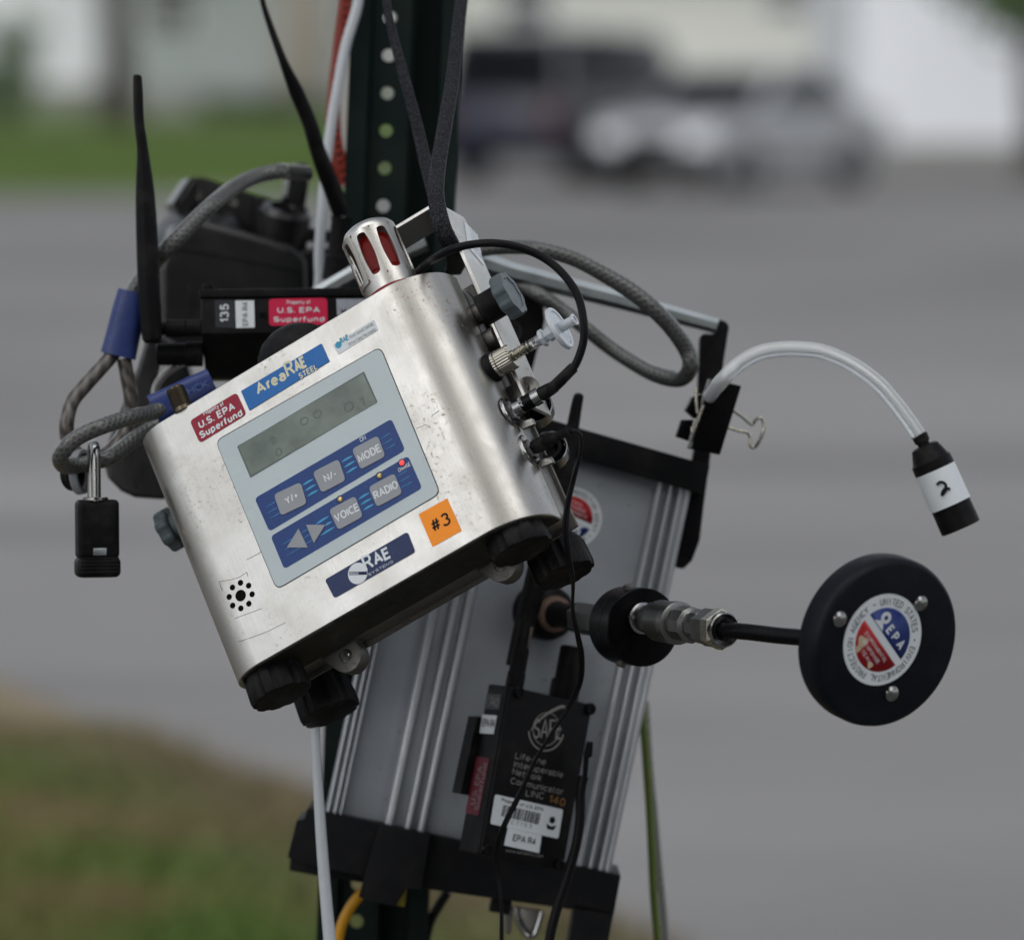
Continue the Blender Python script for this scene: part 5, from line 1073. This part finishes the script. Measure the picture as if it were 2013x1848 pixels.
put('knurled_sleeve', knurl(f0, fd, .026, .046, .0150), KNM, se, world=True, fr=fse, sharp=10)
sp_('sleeve_collar', f0, fd, [(.045, .0135), (.046, .0158), (.053, .0158), (.054, .0140)], 48, ZN)
sp_('coupling_body', f0, fd, [(.053, .0125), (.060, .0135), (.072, .0135), (.074, .0105), (.080, .0105), (.081, .0125), (.090, .0125), (.091, .011)], 10, ZN)
sp_('coupling_hex', f0, fd, [(.088, .0115), (.0895, .0138), (.103, .0138), (.105, .0130)], 6, ZN)
sp_('gland_nut', f0, fd, [(.104, .0120), (.105, .0150), (Lf - .004, .0150), (Lf - .002, .0135), (Lf, .0132), (Lf, .009), (Lf - .006, .0085)], 6, NICKEL)
sp_('gland_rim', f0, fd, [(Lf - .004, .0128), (Lf, .0126), (Lf + .0006, .0115), (Lf, .0085), (Lf - .006, .008)], 40, CHROME)
dc = W(1722, 1256, 2.90)
dl = D(.50, -.22, .84)
rodp = [f0 + fd * (Lf - .008), f0 + fd * (Lf + .004), W(1470, 1242, 2.955), W(1530, 1249, 2.94), W(1590, 1254, 2.925)]
put('rod', tube(rodp, .0060, seg=20), BGLOSS, se, world=True, fr=fse)
rd_ = 171 * 2.9 / F
dk = sp_('disc', dc - dl * .010, dl, [(0, rd_ * .92), (.002, rd_ * .985), (.006, rd_), (.018, rd_), (.0215, rd_ * .985), (.0235, rd_ * .955), (.024, rd_ * .93), (.024, 0)], 96, NAVY)
# sticker and screws on the disc face
zc = dl; xc = D(.84, .10, -.50); xc = (xc - zc * xc.dot(zc)).normalized(); yc = zc.cross(xc)
DFm = Matrix((xc, yc, zc)).transposed(); DF = frame_at(dc + dl * .014, DFm)
de = bpy.data.objects.new('disc_face', None)
def dput(nm, bm, m, par=None): bm.transform(DF.m); return put(nm, bm, m, se, world=True, fr=fse, sharp=None)
_put = put
def put(name, bm, m, parent=None, fr=None, sharp=32, world=False, origin=None):
    if parent is DFKEY or (parent is not None and parent.get('on_disc')):
        bm.transform(DF.m); bm.transform(fse.m.inverted()); o = _put(name, bm, m, None, None, sharp)
        o.parent = dk if parent is DFKEY else parent; o['on_disc'] = 1; return o
    return _put(name, bm, m, parent, fr, sharp, world, origin)
DFKEY = {'on_disc': 1}
c = DF.hit(R4(990, 920)[0]); rs_ = (DF.hit(R4(1320, 930)[0]) - DF.hit(R4(660, 905)[0])).length / 2
DK = agency(c, rs_, .0001, DFKEY, -52)
for q in R4(1318, 605, 615, 740, 1068, 1385):
    p = DF.hit(q); put('dome_screw', lathe((p.x, p.y, 0), (0, 0, 1), [(0, .0058), (.0015, .0056), (.003, .0042), (.0038, .002), (.004, 0)], 28), CHROME, DFKEY)
WORN = N('worn_sticker'); wn = WORN.noise(120, 5, .7); WORN.set(Base_Color=(.50, .40, .27, 1), Roughness=.7); 
for (u, v, r_) in ((-.52, .02, .13), (-.30, -.52, .07), (-.62, -.12, .07)):
    a_ = R(-52); q = Vector((c.x + rs_ * (u * math.cos(0)), c.y + rs_ * v, 0)); put('worn_patch', lathe((q.x, q.y, .0006), (0, 0, 1), [(0, rs_ * r_), (.0001, rs_ * r_)], 20, lobes=3, amp=.2), WORN.m, DFKEY)
put = _put

# ================================================================ CLEAR TUBE WITH FILTER HEAD
tb = thing('sampling_tube', 'clear curved tube ending in a small black and white head marked 2', 'tube', frame_at(W(1430, 745, 3.13))); ft = frame_at(W(1430, 745, 3.13))
tp3 = [W(*q, 3.13) for q in R2(235, 480, 330, 390, 450, 325, 570, 302, 690, 300, 820, 315, 950, 365, 1060, 430, 1160, 510, 1240, 600, 1310, 690, 1390, 805)]
tp3 = [W(1395, 778, 3.16)] + tp3
bm = tube(tp3, .0058, seg=24, n=8, cap=False); put('hose', bm, NYLON2 if False else simple('glossy_clear_vinyl', (.90, .93, .94, 1), .05, 0, .02, 30, Transmission_Weight=.62, Coat_Weight=1.0, Coat_Roughness=.05, IOR=1.4), tb, world=True, fr=ft)
put('hose_wall', tube(tp3, .0020, seg=14, n=8, cap=False), simple('tube_bore', (.85, .88, .90, 1), .08, 0, .02, 30, Transmission_Weight=.15, Coat_Weight=1.0, Coat_Roughness=.1), tb, world=True, fr=ft)
h0 = W(*R2(1395, 800)[0], 3.13); hd = (W(*R2(1640, 1350)[0], 3.13) - h0).normalized(); u = 3.13 / F / 1.19225 * .39742
hd2 = hd
def hp(nm, prof, m, seg=40, **k): return put(nm, lathe(h0, hd2, [(a * u, b * u) for a, b in prof], seg, **k), m, tb, world=True, fr=ft)
hp('neck', [(0, 40), (8, 48), (50, 46), (55, 36), (90, 36)], BLACK)
hp('collar', [(70, 60), (80, 82), (160, 112), (170, 122), (225, 124), (230, 116)], BLACK)
hb = hp('barrel', [(226, 118), (600, 122), (606, 116), (606, 0)], BLACK)
hp('white_band', [(228, 121), (228, 124), (455, 126), (455, 121)], WHITE)
a, b = W(*R2(1545, 1150)[0], 3.075), W(*R2(1520, 1085)[0], 3.075)
nrm = D(0, 0, 1); fcen = h0 + hd2 * 340 * u
lh = [fcen + D(0, 0, 1) * 127 * u + D(*v) * .001 * 0 for v in ((1, 0, 0),)]
def inkstroke(q, r, d): return tube([W(*p, d) for p in q], r, seg=8)
put('handwritten_two', inkstroke(R2(1498, 1098, 1520, 1082, 1545, 1090, 1552, 1112, 1535, 1135, 1530, 1158, 1545, 1140, 1560, 1120, 1578, 1125), .0011, 3.13 - 127 * u), INK, tb, world=True, fr=ft)
# binder clip
BF = Fr(1405, 815, 3.19, roll_axes(-12, 10)); bc = thing('binder_clip', 'black binder clip with wire handles pinching the clear tube to the black arm', 'clip', BF)
q = [BF.hit(p) for p in R1(1340, 1060, 1540, 1105, 1395, 1570, 1200, 1530)]
bm = prism([(-.003, .028), (0, .030), (0, -.002), (-.003, 0)], 0, 1) ; bm.free()
yb0, yb1 = min(p.y for p in q), max(p.y for p in q)
put('clip_body', prism(roundpoly(q, .001), -.012, .004, bev=.001), BGLOSS, bc)
put('clip_jaw', prism([BF.hit(p) for p in R1(1150, 1335, 1235, 1335, 1200, 1480, 1115, 1450)], -.010, -.004, bev=.0008), BGLOSS, bc)
put('clip_jaw', prism([BF.hit(p) for p in R1(1225, 1180, 1290, 1160, 1270, 1290, 1240, 1330, 1175, 1270)], -.012, -.002, bev=.0008), BGLOSS, bc)
def wire(pts, z=0.0): return put('wire_handle', tube([BF.hit(p, 2, z) for p in pts], .0013, seg=8), NICKEL, bc)
wire(R1(1490, 1270, 1560, 1320, 1615, 1365, 1640, 1340, 1665, 1322, 1690, 1335, 1698, 1390, 1680, 1450, 1650, 1505, 1625, 1522, 1608, 1505, 1605, 1450, 1585, 1420, 1520, 1405, 1455, 1385))
wire(R1(1242, 1120, 1240, 1200, 1248, 1290), .001); wire(R1(1290, 1235, 1270, 1290, 1240, 1370, 1215, 1425, 1212, 1380), .006)

# ================================================================ LOWER HANGING LINES
pts = [W(*q, 3.12) for q in ((618, 1395), (620, 1440), (624, 1520), (630, 1620), (638, 1730), (650, 1870))]
cable('vinyl_tube', 'clear milky tube hanging from under the lower left foot of the monitor', 'tube', pts, [.0035, .0036, .0037, .0042, .0045, .0048], NYLON)
pts = [W(*q, 3.28) for q in S6(400, 840, 345, 890, 285, 980, 245, 1080, 225, 1200)]
cable('yellow_cord', 'yellow cord curling out from under the bottom cap of the case', 'cord', pts, .0042, YEL)
pts = [W(*q, 3.33) for q in [(1258, 1380)] + R5(1290, 600, 1310, 800, 1325, 1000, 1345, 1300, 1360, 1600, 1372, 1850) + [(1296, 1880)]]
cable('green_tube', 'thin olive green tube hanging behind the right edge of the case', 'tube', pts, .0032, OLIVE)
pts = [W(*q, 3.345) for q in [(1268, 1380)] + R5(1318, 600, 1345, 1000, 1375, 1300, 1400, 1600, 1425, 1850) + [(1312, 1880)]]
cable('clear_line', 'thin grey translucent line hanging just right of the olive tube', 'tube', pts, .0030, simple('grey_line', (.30, .31, .30, 1), .3, 0, .05, 30, Transmission_Weight=.6))
pts = [W(*q, 3.35) for q in S6(880, 850, 830, 930, 775, 1030, 745, 1150)]
cable('dark_cord', 'dark grey cord behind the bottom cap near the signpost', 'cord', pts, .0040, CABLEB)
bf = Fr(1035, 1790, 3.26, roll_axes(-10)); bu = thing('steel_latch', 'small steel latch hanging under the bottom cap of the case', 'latch', bf)
put('latch_plate', prism([bf.hit(p) for p in S6(1275, 940, 1435, 965, 1400, 1130, 1330, 1130)], -.008, -.002, bev=.001), STEEL2, bu)
put('latch_loop', tube([bf.hit(p, 2, .001) for p in S6(1280, 945, 1290, 1010, 1335, 1100, 1385, 1110, 1420, 1020, 1432, 970)], .0022, seg=10), CHROME, bu)
put('latch_side', prism([bf.hit(p) for p in S6(1205, 935, 1265, 945, 1250, 1110, 1215, 1100)], -.008, -.001, bev=.001), STEELD, bu)
# knob-like black housing behind the right side of the monitor
kf = thing('rear_bracket', 'black bracket with round hole behind the right edge of the monitor', 'bracket', frame_at(W(1010, 640, 3.27), CR))
fk = frame_at(W(1010, 640, 3.27), CR)
q = [fk.hit(p) for p in K3(1370, 700, 1440, 640, 1560, 660, 1650, 760, 1660, 860, 1640, 960, 1600, 1100, 1560, 1260, 1480, 1240, 1400, 1100, 1340, 900)]
put('plate', prism(roundpoly(q, .003), -.02, 0, bev=.005, seg=3), BLACK, kf)
p = fk.hit(K3(1420, 945)[0]); put('hole', lathe((p.x, p.y, .0002), (0, 0, 1), [(0, .010), (.0006, .010), (.0006, .0075), (.0, .007)], 28), SHELL, kf)
